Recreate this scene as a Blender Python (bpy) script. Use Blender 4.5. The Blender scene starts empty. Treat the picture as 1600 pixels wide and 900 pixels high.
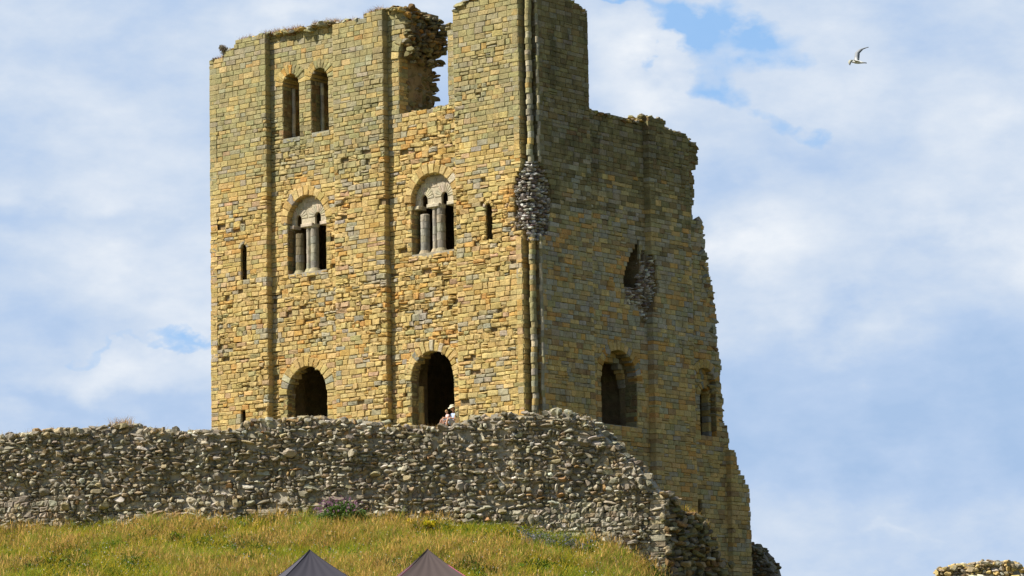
import bpy, math, random
import numpy as np
from mathutils import Vector, Matrix, noise

random.seed(7)
rng = np.random.default_rng(7)
SC = bpy.context.scene
COL = SC.collection
R_ = math.radians

# ------------------------------------------------------------------ camera
F_PX, PITCH, ROLL, TH = 5379.0, 0.1451, -0.01798, 0.6785
_f = np.array([0, math.cos(PITCH), math.sin(PITCH)])
_u = np.array([0, -math.sin(PITCH), math.cos(PITCH)])
_r = np.array([1.0, 0, 0])
RT = math.cos(ROLL) * _r + math.sin(ROLL) * _u
UP = -math.sin(ROLL) * _r + math.cos(ROLL) * _u
CAM = np.array([0, 0, 1.7])
cam = bpy.data.cameras.new("camera")
cam.sensor_width = 36.0
cam.lens = F_PX / 1600 * 36.0
cam.clip_start = 0.5
cam.clip_end = 5000
co = bpy.data.objects.new("camera", cam)
COL.objects.link(co)
m = Matrix.Identity(4)
for i in range(3):
    m[i][0], m[i][1], m[i][2], m[i][3] = RT[i], UP[i], -_f[i], CAM[i]
co.matrix_world = m
SC.camera = co


def ray(px, py):
    d = _f * F_PX + RT * (px - 800) - UP * (py - 450)
    return d / np.linalg.norm(d)


# ------------------------------------------------------------------ light
SUN_AZ = math.atan2(-0.98, -0.20)          # compass-like: x = sin, y = cos
SUN_EL = R_(47)
S_DIR = Vector((math.sin(SUN_AZ) * math.cos(SUN_EL), math.cos(SUN_AZ) * math.cos(SUN_EL), math.sin(SUN_EL)))
sl = bpy.data.lights.new("sun", 'SUN')
sl.energy = 5.0
sl.angle = R_(0.55)
sl.color = (1.0, 0.93, 0.80)
so = bpy.data.objects.new("sun", sl)
COL.objects.link(so)
so.rotation_euler = S_DIR.to_track_quat('Z', 'Y').to_euler()
so.location = (-60, 60, 90)

SC.view_settings.view_transform = 'Standard'
SC.view_settings.look = 'None'
SC.view_settings.gamma = 1.0
SC.view_settings.exposure = 0.42
SC.view_settings.use_curve_mapping = False
SC.cycles.use_denoising = True
SC.cycles.max_bounces = 6
SC.cycles.diffuse_bounces = 3
SC.cycles.use_adaptive_sampling = True
SC.cycles.adaptive_threshold = 0.02


# ------------------------------------------------------------------ node helper
class NT:
    def __init__(self, tree):
        self.t = tree

    def n(self, typ, **kw):
        nd = self.t.nodes.new(typ)
        for k, v in kw.items():
            if k.startswith('i_'):
                key = k[2:]
                key = int(key) if key.isdigit() else key.replace('_', ' ')
                if hasattr(v, 'links') or isinstance(v, bpy.types.NodeSocket):
                    self.t.links.new(v, nd.inputs[key])
                else:
                    nd.inputs[key].default_value = v
            else:
                setattr(nd, k, v)
        return nd

    def math(self, op, a, b=None, c=None, clamp=False):
        nd = self.t.nodes.new('ShaderNodeMath')
        nd.operation = op
        nd.use_clamp = clamp
        for i, v in enumerate((a, b, c)):
            if v is None:
                continue
            if isinstance(v, bpy.types.NodeSocket):
                self.t.links.new(v, nd.inputs[i])
            else:
                nd.inputs[i].default_value = v
        return nd.outputs[0]

    def mix(self, fac, a, b, blend='MIX'):
        nd = self.t.nodes.new('ShaderNodeMix')
        nd.data_type = 'RGBA'
        nd.blend_type = blend
        for idx, v in ((0, fac), (6, a), (7, b)):
            if isinstance(v, bpy.types.NodeSocket):
                self.t.links.new(v, nd.inputs[idx])
            else:
                nd.inputs[idx].default_value = v if idx == 0 else (*v, 1.0)[:4]
        return nd.outputs[2]

    def ramp(self, fac, stops):
        nd = self.t.nodes.new('ShaderNodeValToRGB')
        e = nd.color_ramp.elements
        while len(e) < len(stops):
            e.new(0.5)
        for el, (p, c) in zip(e, stops):
            el.position = p
            el.color = (*c, 1.0) if hasattr(c, '__len__') else (c, c, c, 1)
        self.t.links.new(fac, nd.inputs[0])
        return nd.outputs[0]

    def noise(self, vec, scale, detail=4, rough=0.55):
        nd = self.t.nodes.new('ShaderNodeTexNoise')
        nd.inputs['Scale'].default_value = scale
        nd.inputs['Detail'].default_value = detail
        nd.inputs['Roughness'].default_value = rough
        if vec is not None:
            self.t.links.new(vec, nd.inputs['Vector'])
        return nd.outputs[0]


# ------------------------------------------------------------------ world: Nishita sky and a broken cloud deck
w = bpy.data.worlds.new("World")
SC.world = w
w.use_nodes = True
wt = w.node_tree
wt.nodes.clear()
N = NT(wt)
tc = N.n('ShaderNodeTexCoord')
gen = tc.outputs['Generated']
sky = N.n('ShaderNodeTexSky', sky_type='NISHITA', sun_disc=False, sun_elevation=SUN_EL, sun_rotation=SUN_AZ)
sky.air_density = 1.0
sky.dust_density = 0.6
skys = N.mix(1.0, sky.outputs[0], (0.085, 0.085, 0.085), 'MULTIPLY')


def stretch(sx, sy, sz, loc=(0, 0, 0)):
    mp = N.n('ShaderNodeMapping')
    mp.inputs['Scale'].default_value = (sx, sy, sz)
    mp.inputs['Location'].default_value = loc
    wt.links.new(gen, mp.inputs['Vector'])
    return mp.outputs[0]


def blob(px, py, rx, ry):
    """smooth patch of sky round one direction, radii in degrees"""
    d = ray(px, py)
    az = math.atan2(d[0], d[1])
    sep = N.n('ShaderNodeSeparateXYZ')
    wt.links.new(warped, sep.inputs[0])
    a = N.math('SUBTRACT', N.math('ARCTAN2', sep.outputs[0], sep.outputs[1]), az)
    b = N.math('SUBTRACT', N.math('ARCSINE', sep.outputs[2]), math.asin(d[2]))
    a = N.math('DIVIDE', a, R_(rx))
    b = N.math('DIVIDE', b, R_(ry))
    q = N.math('ADD', N.math('MULTIPLY', a, a), N.math('MULTIPLY', b, b))
    return N.math('POWER', 2.718, N.math('MULTIPLY', q, -1.0))


nz = N.n('ShaderNodeTexNoise')
nz.inputs['Scale'].default_value = 26
nz.inputs['Detail'].default_value = 8
wt.links.new(stretch(1, 1, 1.5), nz.inputs['Vector'])
off = N.n('ShaderNodeVectorMath', operation='SUBTRACT')
wt.links.new(nz.outputs[1], off.inputs[0])
off.inputs[1].default_value = (0.5, 0.5, 0.5)
sc_ = N.n('ShaderNodeVectorMath', operation='SCALE')
wt.links.new(off.outputs[0], sc_.inputs[0])
sc_.inputs['Scale'].default_value = 0.085
wv = N.n('ShaderNodeVectorMath', operation='ADD')
wt.links.new(gen, wv.inputs[0])
wt.links.new(sc_.outputs[0], wv.inputs[1])
warped = wv.outputs[0]

n1 = N.noise(stretch(1, 1, 1.9, (3.1, 0, 0)), 13, 6, 0.5)
n2 = N.noise(stretch(1, 1, 2.0, (0, 7.3, 2)), 24, 9, 0.6)
n3 = N.noise(stretch(1, 1, 2.0, (1, 2.3, 5)), 7, 4, 0.5)


def addall(lst, base):
    s = base
    for k, v in lst:
        s = N.math('MULTIPLY_ADD', v, k, s)
    return s


# how white the cloud is
white = addall([
    (0.42, blob(975, 110, 1.3, .95)), (0.40, blob(1075, 125, .9, .7)), (0.30, blob(1215, 320, 1.5, 1.0)),
    (0.45, blob(1480, 240, 1.5, 1.3)), (0.40, blob(1150, 400, 1.6, .5)), (0.25, blob(1290, 470, 1.2, .5)),
    (0.40, blob(240, 560, 1.4, .6)), (0.30, blob(190, 200, 2.5, 1.2)), (0.45, blob(480, 10, 1.4, .5)), (0.3, blob(700, 20, .9, .6)),
    (0.20, blob(250, 430, 1.8, .4)), (0.16, blob(1430, 845, .5, .12)),
    (-0.35, blob(1060, 290, 1.2, .6)), (-0.45, blob(1380, 640, 3.6, 1.2)), (-0.2, blob(60, 320, 2.4, .5)),
    (-0.25, blob(150, 650, 2.4, .35)), (-0.2, blob(1500, 420, 1.6, .4)), (0.2, blob(1350, 110, 1.6, 1.0)),
], N.math('MULTIPLY_ADD', n1, 1.0, N.math('MULTIPLY_ADD', n2, 1.35, -0.66)))
cloud = N.ramp(N.math('MULTIPLY', white, 0.72), [(0.02, (0.375, 0.52, 0.75)), (0.25, (0.45, 0.58, 0.79)), (0.45, (0.56, 0.66, 0.81)), (0.66, (0.68, 0.75, 0.85)), (1.0, (0.90, 0.92, 0.94))])
# where the blue shows through
blue = addall([
    (1.1, blob(1100, 22, 1.1, .38)), (0.85, blob(1175, 92, .55, .36)), (0.6, blob(1245, 140, .35, .22)), (0.25, blob(1420, 150, .3, .22)),
    (0.7, blob(270, 503, 1.2, .17)), (0.35, blob(130, 512, .4, .12)), (0.9, blob(965, 8, .5, .16)),
    (-0.9, blob(990, 130, 1.2, .75)),
], N.math('MULTIPLY_ADD', n2, 0.9, N.math('MULTIPLY_ADD', n3, 0.5, -0.78)))
bm = N.ramp(blue, [(0.22, 0.0), (0.75, 0.85)])
clear = N.mix(0.75, skys, (0.27, 0.55, 0.98))
sky_col = N.mix(bm, cloud, clear)
sp = N.n('ShaderNodeSeparateXYZ')
wt.links.new(gen, sp.inputs[0])
bank = N.ramp(N.math('ADD', N.math('MULTIPLY', sp.outputs[1], 1.0), N.math('MULTIPLY', N.math('ABSOLUTE', sp.outputs[2]), -0.75)), [(0.25, 0.0), (0.72, 1.0)])
sky_col = N.mix(bank, skys, sky_col)
# brighter, plainer sky overhead and below the horizon kept dull
bg = N.n('ShaderNodeBackground')
wt.links.new(sky_col, bg.inputs[0])
bg.inputs[1].default_value = 0.80
ow = N.n('ShaderNodeOutputWorld')
wt.links.new(bg.outputs[0], ow.inputs[0])


# ------------------------------------------------------------------ materials
def new_mat(name):
    mt = bpy.data.materials.new(name)
    mt.use_nodes = True
    mt.node_tree.nodes.clear()
    T = NT(mt.node_tree)
    out = T.n('ShaderNodeOutputMaterial')
    b = T.n('ShaderNodeBsdfPrincipled')
    mt.node_tree.links.new(b.outputs[0], out.inputs[0])
    b.inputs['Roughness'].default_value = 0.95
    b.inputs['Specular IOR Level'].default_value = 0.15
    return mt, T, b, out


def masonry(name, speck=0.35, bump=0.6, stain=(0.16, 0.15, 0.055), stain_amt=0.5, scale=1.0, weather=0.0, wcol=(.33, .30, .19)):
    """stone whose own colour comes from the 'col' attribute, broken up with grain, lichen and stains"""
    mt, T, b, out = new_mat(name)
    L = mt.node_tree.links
    at = T.n('ShaderNodeAttribute', attribute_name='col')
    g = T.n('ShaderNodeTexCoord').outputs['Object']
    fine = T.noise(g, 14 * scale, 6, 0.7)
    mid = T.noise(g, 3.2 * scale, 5, 0.6)
    big = T.noise(g, 0.45, 5, 0.6)
    k = T.math('MULTIPLY_ADD', T.math('SUBTRACT', fine, 0.5), speck * 3.6, 1.0)
    mpz = T.n('ShaderNodeMapping')
    mpz.inputs['Scale'].default_value = (1, 1, .22)
    L.new(g, mpz.inputs['Vector'])
    streak = T.noise(mpz.outputs[0], 1.6, 5, 0.65)
    k = T.math('MULTIPLY', k, T.math('MULTIPLY_ADD', T.math('SUBTRACT', mid, 0.5), 1.25, 1.0))
    k = T.math('MULTIPLY', k, T.math('MULTIPLY_ADD', T.math('SUBTRACT', streak, 0.5), 0.9, 1.0))
    cmb = T.n('ShaderNodeCombineXYZ')
    for i in range(3):
        L.new(k, cmb.inputs[i])
    base = T.mix(1.0, at.outputs['Color'], cmb.outputs[0], 'MULTIPLY')
    lich = T.ramp(T.math('ADD', T.math('MULTIPLY', mid, 0.6), T.math('MULTIPLY', fine, 0.4)), [(0.52, 0.0), (0.66, 1.0)])
    lich = T.math('MULTIPLY', lich, T.ramp(big, [(0.42, 0.0), (0.62, stain_amt)]))
    base = T.mix(lich, base, stain)
    wea = T.ramp(T.math('ADD', T.math('MULTIPLY', streak, .55), T.math('MULTIPLY', T.noise(g, .9, 6, .7), .45)), [(0.44, 0.0), (0.58, weather)])
    base = T.mix(wea, base, wcol)
    L.new(base, b.inputs['Base Color'])
    bp = T.n('ShaderNodeBump')
    bp.inputs['Strength'].default_value = bump
    bp.inputs['Distance'].default_value = 0.06
    hsum = T.math('MULTIPLY_ADD', fine, 0.5, mid)
    L.new(hsum, bp.inputs['Height'])
    L.new(bp.outputs[0], b.inputs['Normal'])
    return mt


M_ASH = masonry('weathered_sandstone', 0.42, 0.8, weather=.30, wcol=(.36, .29, .13))
M_RUB = masonry('grey_rubble_stone', 0.35, 0.7, (0.22, 0.20, 0.12), 0.4)
M_CORE = masonry('lime_mortar_core', 0.3, 0.8)
M_PLAS = masonry('pale_dressed_stone', 0.35, 0.4, (0.3, 0.25, 0.16), 0.5)


def flat_mat(name, col, rough=0.9, var=0.2, scale=30, bump=0.0):
    mt, T, b, out = new_mat(name)
    g = T.n('ShaderNodeTexCoord').outputs['Object']
    nz = T.noise(g, scale, 4)
    c = T.mix(nz, tuple(v * (1 - var) for v in col), tuple(min(1, v * (1 + var)) for v in col))
    mt.node_tree.links.new(c, b.inputs['Base Color'])
    b.inputs['Roughness'].default_value = rough
    if bump:
        bp = T.n('ShaderNodeBump')
        bp.inputs['Strength'].default_value = bump
        mt.node_tree.links.new(nz, bp.inputs['Height'])
        mt.node_tree.links.new(bp.outputs[0], b.inputs['Normal'])
    return mt


def leaf_mat(name, trans=0.35):
    mt, T, b, out = new_mat(name)
    L = mt.node_tree.links
    at = T.n('ShaderNodeAttribute', attribute_name='col')
    L.new(at.outputs['Color'], b.inputs['Base Color'])
    b.inputs['Roughness'].default_value = 0.7
    tr = T.n('ShaderNodeBsdfTranslucent')
    L.new(at.outputs['Color'], tr.inputs[0])
    mx = T.n('ShaderNodeMixShader')
    mx.inputs[0].default_value = trans
    L.new(b.outputs[0], mx.inputs[1])
    L.new(tr.outputs[0], mx.inputs[2])
    L.new(mx.outputs[0], out.inputs[0])
    return mt


M_LEAF = leaf_mat('foliage')


# ------------------------------------------------------------------ mesh accumulator
class Acc:
    def __init__(self):
        self.v, self.c, self.f3, self.f4, self.n = [], [], [], [], 0

    def add(self, verts, f4=None, f3=None, col=(0.4, 0.35, 0.2)):
        verts = np.asarray(verts, float)
        k = len(verts)
        self.v.append(verts)
        c = np.asarray(col, float)
        if c.ndim == 1:
            c = np.tile(c, (k, 1))
        self.c.append(c)
        if f4 is not None and len(f4):
            self.f4.append(np.asarray(f4) + self.n)
        if f3 is not None and len(f3):
            self.f3.append(np.asarray(f3) + self.n)
        self.n += k

    def build(self, name, mat, parent=None, smooth=False):
        me = bpy.data.meshes.new(name)
        V = np.concatenate(self.v) if self.v else np.zeros((0, 3))
        C_ = np.concatenate(self.c) if self.c else np.zeros((0, 3))
        q = np.concatenate(self.f4) if self.f4 else np.zeros((0, 4), int)
        t = np.concatenate(self.f3) if self.f3 else np.zeros((0, 3), int)
        me.vertices.add(len(V))
        me.vertices.foreach_set('co', V.astype(np.float32).ravel())
        loops = np.concatenate([q.ravel(), t.ravel()]).astype(np.int32)
        me.loops.add(len(loops))
        me.loops.foreach_set('vertex_index', loops)
        tot = np.concatenate([np.full(len(q), 4), np.full(len(t), 3)]).astype(np.int32)
        st = np.concatenate([[0], np.cumsum(tot)[:-1]]).astype(np.int32) if len(tot) else tot
        me.polygons.add(len(tot))
        me.polygons.foreach_set('loop_start', st)
        me.polygons.foreach_set('loop_total', tot)
        me.polygons.foreach_set('use_smooth', np.full(len(tot), smooth))
        me.update(calc_edges=True)
        at = me.color_attributes.new('col', 'FLOAT_COLOR', 'POINT')
        at.data.foreach_set('color', np.concatenate([np.clip(C_, 0, 1), np.ones((len(C_), 1))], 1).astype(np.float32).ravel())
        me.materials.append(mat)
        o = bpy.data.objects.new(name, me)
        COL.objects.link(o)
        if parent is not None:
            o.parent = parent
            wl_, p_ = Vector((0, 0, 0)), parent
            while p_ is not None:                      # the mesh is in world coordinates
                wl_ = wl_ + Vector(p_.location) + p_.matrix_parent_inverse.translation
                p_ = p_.parent
            o.matrix_parent_inverse = Matrix.Translation(-wl_)
        return o


def tag(o, label=None, cat=None, group=None, kind=None):
    for k, v in (('label', label), ('category', cat), ('group', group), ('kind', kind)):
        if v:
            o[k] = v
    return o


def empty(name, loc, label, cat, group=None):
    o = bpy.data.objects.new(name, None)
    o.location = loc
    o.empty_display_size = 0.3
    COL.objects.link(o)
    return tag(o, label, cat, group)


def nz3(x, y, z=0.0):
    return noise.noise(Vector((x, y, z)))


def lerp_prof(pts):
    xs = np.array([p[0] for p in pts], float)
    ys = np.array([p[1] for p in pts], float)
    o = np.argsort(xs)
    xs, ys = xs[o], ys[o]
    return lambda x: float(np.interp(x, xs, ys))


# ------------------------------------------------------------------ frames
C0 = np.array([0.87876, 142.0, 0.0])
DL = np.array([-math.cos(TH), math.sin(TH), 0])
DR = np.array([math.sin(TH), math.cos(TH), 0])
ZZ = np.array([0, 0, 1.0])


class Frame:
    """u runs along the face, z up, h outwards"""
    def __init__(self, o, d, n):
        self.o, self.d, self.n = np.array(o, float), np.array(d, float), np.array(n, float)

    def P(self, u, z, h):
        u, z, h = np.asarray(u, float), np.asarray(z, float), np.asarray(h, float)
        return self.o + u[..., None] * self.d + z[..., None] * ZZ + h[..., None] * self.n


FL = Frame(C0, DL, -DR)
FR = Frame(C0, DR, -DL)

# ------------------------------------------------------------------ stone colours (albedo)
BUFF = (0.51, 0.36, 0.135)
SAND = (0.58, 0.435, 0.19)
GREY = (0.33, 0.315, 0.255)
BLUE = (0.33, 0.335, 0.31)
ORAN = (0.54, 0.29, 0.075)
PINK = (0.47, 0.31, 0.20)
OLIV = (0.33, 0.295, 0.155)
DOLI = (0.185, 0.165, 0.085)
BROW = (0.25, 0.165, 0.08)
PALE = (0.54, 0.475, 0.35)


def pick(ws):
    t = random.random() * sum(w_ for _, w_ in ws)
    for c, w_ in ws:
        t -= w_
        if t <= 0:
            return c
    return ws[-1][0]


def jit(c, a=0.13):
    k = 1 + random.uniform(-a, a)
    return tuple(max(0.01, v * k * (1 + random.uniform(-.05, .05))) for v in c)


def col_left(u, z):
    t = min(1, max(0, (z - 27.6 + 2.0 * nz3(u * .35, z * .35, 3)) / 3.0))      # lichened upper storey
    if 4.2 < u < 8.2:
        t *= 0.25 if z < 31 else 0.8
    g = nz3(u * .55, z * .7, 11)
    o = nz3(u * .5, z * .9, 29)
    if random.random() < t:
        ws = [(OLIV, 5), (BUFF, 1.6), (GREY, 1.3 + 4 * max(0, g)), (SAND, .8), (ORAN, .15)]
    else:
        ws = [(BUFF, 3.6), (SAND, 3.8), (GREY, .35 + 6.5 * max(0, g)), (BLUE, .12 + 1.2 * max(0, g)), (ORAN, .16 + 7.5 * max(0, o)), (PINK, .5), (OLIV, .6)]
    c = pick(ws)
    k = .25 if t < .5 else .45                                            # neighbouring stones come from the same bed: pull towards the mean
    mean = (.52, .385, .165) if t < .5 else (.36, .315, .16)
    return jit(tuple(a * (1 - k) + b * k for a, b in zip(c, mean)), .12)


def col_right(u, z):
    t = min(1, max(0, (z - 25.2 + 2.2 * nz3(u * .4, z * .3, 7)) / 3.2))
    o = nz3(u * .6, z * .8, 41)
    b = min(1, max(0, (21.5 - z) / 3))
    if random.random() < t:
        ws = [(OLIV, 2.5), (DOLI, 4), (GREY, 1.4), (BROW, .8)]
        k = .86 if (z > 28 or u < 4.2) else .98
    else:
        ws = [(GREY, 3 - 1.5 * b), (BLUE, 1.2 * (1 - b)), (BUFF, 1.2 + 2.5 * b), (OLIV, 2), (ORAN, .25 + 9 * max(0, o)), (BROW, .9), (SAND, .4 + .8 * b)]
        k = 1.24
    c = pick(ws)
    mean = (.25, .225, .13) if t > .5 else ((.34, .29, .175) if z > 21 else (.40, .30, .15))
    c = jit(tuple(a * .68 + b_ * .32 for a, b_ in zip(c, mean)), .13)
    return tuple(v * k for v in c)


def wear_left(u, z):
    wv_ = 0.35 + 1.1 * nz3(u * .33, z * .33, 55)
    if 27.5 > z:
        wv_ += 0.28
    if 4.1 < u < 8.2 and z < 31:
        wv_ += .25
    if z > 31.5:
        wv_ -= .45
    if u > 15.2 and z < 24:
        wv_ -= .2
    return min(1, max(0, wv_))


def wear_right(u, z):
    return min(.6, max(0, 0.1 + .5 * nz3(u * .4, z * .4, 77)))


# ------------------------------------------------------------------ one dressed stone: quad in (u,z), with rounded arrises, running back into the wall
_NU, _NV = 5, 4
_F = []
for j in range(_NV - 1):
    for i in range(_NU - 1):
        a = j * _NU + i
        _F.append((a, a + 1, a + 1 + _NU, a + _NU))
_ring = [i for i in range(_NU)] + [j * _NU + _NU - 1 for j in range(1, _NV)] + [(_NV - 1) * _NU + i for i in range(_NU - 2, -1, -1)] + [j * _NU for j in range(_NV - 2, 0, -1)]
_nr = len(_ring)
for i in range(_nr):
    a, b_ = _ring[i], _ring[(i + 1) % _nr]
    _F.append((a, b_, _NU * _NV + (i + 1) % _nr, _NU * _NV + i))
_F = np.array(_F)
_ring = np.array(_ring)


def stone(acc, fr, q, h, depth, col, bev=0.03, rough=0.012):
    """q = four (u,z) corners: low-left, low-right, up-right, up-left"""
    q = np.asarray(q, float)
    L_ = max(0.02, np.linalg.norm(q[1] - q[0]))
    H_ = max(0.02, np.linalg.norm(q[3] - q[0]))
    eu, ev = min(.3, bev * 1.3 / L_), min(.3, bev * 1.1 / H_)
    us = np.array([0, eu, .5 + random.uniform(-.15, .15), 1 - eu, 1])
    vs = np.array([0, ev, 1 - ev, 1])
    U, Vv = np.meshgrid(us, vs)
    Uf, Vf = U.ravel(), Vv.ravel()
    p = ((1 - Uf) * (1 - Vf))[:, None] * q[0] + (Uf * (1 - Vf))[:, None] * q[1] + (Uf * Vf)[:, None] * q[2] + ((1 - Uf) * Vf)[:, None] * q[3]
    hh = h + rng.uniform(-rough, rough, len(p))
    hh[_ring] = h - bev * rng.uniform(.7, 1.3, _nr)
    p[_ring] += rng.uniform(-rough * .7, rough * .7, (_nr, 2))
    front = fr.P(p[:, 0], p[:, 1], hh)
    back = fr.P(p[_ring, 0], p[_ring, 1], np.full(_nr, h - depth))
    acc.add(np.concatenate([front, back]), _F, None, col)


def box(acc, fr, u0, u1, z0, z1, h0, h1, col):
    u = np.array([u0, u1, u1, u0] * 2)
    z = np.array([z0, z0, z1, z1] * 2)
    h = np.array([h0] * 4 + [h1] * 4)
    acc.add(fr.P(u, z, h), [(0, 1, 2, 3), (4, 5, 6, 7), (0, 1, 5, 4), (1, 2, 6, 5), (2, 3, 7, 6), (3, 0, 4, 7)], None, col)


# shared course lines: the beds run right round the keep
COURSES = [6.0]
_rc = random.Random(5)
while COURSES[-1] < 36.5:
    COURSES.append(COURSES[-1] + _rc.choice([.16, .18, .19, .2, .21, .22, .24, .27]))


# holes ---------------------------------------------------------------------
class ArchHole:
    def __init__(self, c, half, z0, spring, rise=None):
        self.c, self.a, self.z0, self.s = c, half, z0, spring
        self.r = rise or half

    def span(self, za, zb):
        zm = (za + zb) / 2
        if zm < self.z0 or zm > self.s + self.r:
            return None
        a = self.a
        if zm > self.s:
            t = (zm - self.s) / self.r
            a = self.a * math.sqrt(max(0, 1 - t * t))
        return (self.c - a, self.c + a)


class ProfHole:
    """irregular hole from left/right profiles over height"""
    def __init__(self, rows):
        self.rows = sorted(rows)

    def span(self, za, zb):
        zm = (za + zb) / 2
        if zm < self.rows[0][0] or zm > self.rows[-1][0]:
            return None
        z = [r[0] for r in self.rows]
        return (float(np.interp(zm, z, [r[1] for r in self.rows])), float(np.interp(zm, z, [r[2] for r in self.rows])))


def intervals(u0, u1, za, zb, holes):
    iv = [(u0, u1)]
    for hl in holes:
        s = hl.span(za, zb)
        if not s:
            continue
        out = []
        for a, b in iv:
            if s[1] <= a or s[0] >= b:
                out.append((a, b))
                continue
            if s[0] > a:
                out.append((a, s[0]))
            if s[1] < b:
                out.append((s[1], b))
        iv = out
    return iv


def facing(acc, fr, u0, u1, z0, z1, h, holes, colf, wearf, top=None, end=None, start=None, lens=(.26, .66), depth=.42, tooth=0.0, gap=.004):
    for k in range(len(COURSES) - 1):
        za, zb = COURSES[k], COURSES[k + 1]
        if zb <= z0 or za >= z1:
            continue
        za, zb = max(za, z0), min(zb, z1)
        if zb - za < .08:
            continue
        zm = (za + zb) / 2
        ue = u1 if end is None else min(u1, end(zm) + random.uniform(-tooth, tooth))
        us = u0 if start is None else max(u0, start(zm))
        if ue - us < .1:
            continue
        for a, b in intervals(us, ue, za, zb, holes):
            if b - a < .06:
                continue
            u = a
            first = True
            while u < b - 1e-6:
                w_ = wearf(u, zm)
                ln = random.uniform(*lens) * (1.0 - .15 * w_)
                if first:
                    ln *= random.choice([.6, 1, 1])
                    first = False
                if b - (u + ln) < .17:
                    ln = b - u
                un = u + ln
                um = (u + un) / 2
                if top is not None and zm > top(um) + random.uniform(-.05, .05):
                    u = un
                    continue
                sub = [(za, zb)]
                if random.random() < .04 + .25 * w_ and zb - za > .2:
                    s_ = za + (zb - za) * random.uniform(.35, .65)
                    sub = [(za, s_), (s_, zb)]
                for sa, sb in sub:
                    if w_ > .5 and random.random() < .025:
                        continue                         # lost stone: a pocket
                    j = .005 + .028 * w_
                    R1 = lambda: random.uniform(-j, j)
                    q = [(u + gap + R1() * .5, sa + gap + R1()), (un - gap + R1() * .5, sa + gap + R1()),
                         (un - gap + R1() * .5, sb - gap + R1()), (u + gap + R1() * .5, sb - gap + R1())]
                    hh = h + random.uniform(-.012, .012) - w_ * abs(random.gauss(0, .032))
                    c = colf(um, zm)
                    dp_ = depth
                    for hl in holes:
                        if getattr(hl, 'thin', False):
                            sp_ = hl.span(za, zb)
                            if sp_ and (abs(un - sp_[0]) < .02 or abs(u - sp_[1]) < .02):
                                dp_ = .13
                    stone(acc, fr, q, hh, dp_, c, bev=.013 + .035 * w_ * random.random() + random.random() * .012, rough=.007 + .028 * w_)
                u = un


def core(acc, fr, u0, u1, z0, z1, h0, h1, holes, top=None, end=None, start=None, col=(0.36, 0.28, 0.16), inset=0.0):
    for k in range(len(COURSES) - 1):
        za, zb = COURSES[k], COURSES[k + 1]
        if zb <= z0 or za >= z1:
            continue
        za, zb = max(za, z0), min(zb, z1)
        zm = (za + zb) / 2
        ue = u1 if end is None else min(u1, end(zm) - inset)
        us = u0 if start is None else max(u0, start(zm))
        if ue <= us:
            continue
        n = 1 if top is None else max(1, int((ue - us) / .5))
        for a, b in intervals(us, ue, za, zb, holes):
            if top is None or zb < 30:
                box(acc, fr, a, b, za, zb, h0, h1, jit(col, .06))
            else:
                m_ = max(1, int((b - a) / .5))
                for i in range(m_):
                    x0, x1 = a + (b - a) * i / m_, a + (b - a) * (i + 1) / m_
                    if zm < top((x0 + x1) / 2) - .05:
                        box(acc, fr, x0, x1, za, zb, h0, h1, jit(col, .06))


def ring(acc, fr, c, spring, r, wd, h, depth, n, colf, rise=None, a0=0.0, a1=math.pi, rag=0.0):
    rr = rise or r
    for i in range(n):
        t0 = a0 + (a1 - a0) * i / n + .012
        t1 = a0 + (a1 - a0) * (i + 1) / n - .012
        ro = wd * (1 + random.uniform(-rag, rag))
        q = [(c + r * math.cos(t0), spring + rr * math.sin(t0)), (c + (r + ro) * math.cos(t0), spring + (rr + ro) * math.sin(t0)),
             (c + (r + ro) * math.cos(t1), spring + (rr + ro) * math.sin(t1)), (c + r * math.cos(t1), spring + rr * math.sin(t1))]
        stone(acc, fr, q, h + random.uniform(-.01, .02), depth, colf(c, spring), bev=.02, rough=.008 + rag * .03)


def shaft(acc, fr, u, h, r, z0, z1, colf, n=14, seg=.3, taper=0.0):
    z = z0
    while z < z1 - .02:
        zn = min(z1, z + seg * random.uniform(.8, 1.2))
        c = colf(u, z)
        prof = [(z, r * .93), (z + .02, r), (zn - .02, r * (1 + random.uniform(-.03, .03))), (zn, r * .93)]
        V, Fq = [], []
        jt_ = .03 if seg < .3 else .008
        du, dh = random.uniform(-jt_, jt_), random.uniform(-jt_, jt_)
        r_keep = r
        r = r_keep * random.choice([.78, .9, .95, 1, 1, 1.04, 1.1]) if seg < .3 else r_keep
        for (zz, rr) in prof:
            for k in range(n):
                a = 2 * math.pi * k / n
                V.append(fr.P(u + du + rr * math.cos(a) * random.uniform(.95, 1.05), zz, h + dh + rr * math.sin(a) * random.uniform(.95, 1.05)))
        for j in range(3):
            for k in range(n):
                Fq.append((j * n + k, j * n + (k + 1) % n, (j + 1) * n + (k + 1) % n, (j + 1) * n + k))
        acc.add(np.array(V), Fq, None, c)
        r = r_keep
        z = zn


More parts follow.
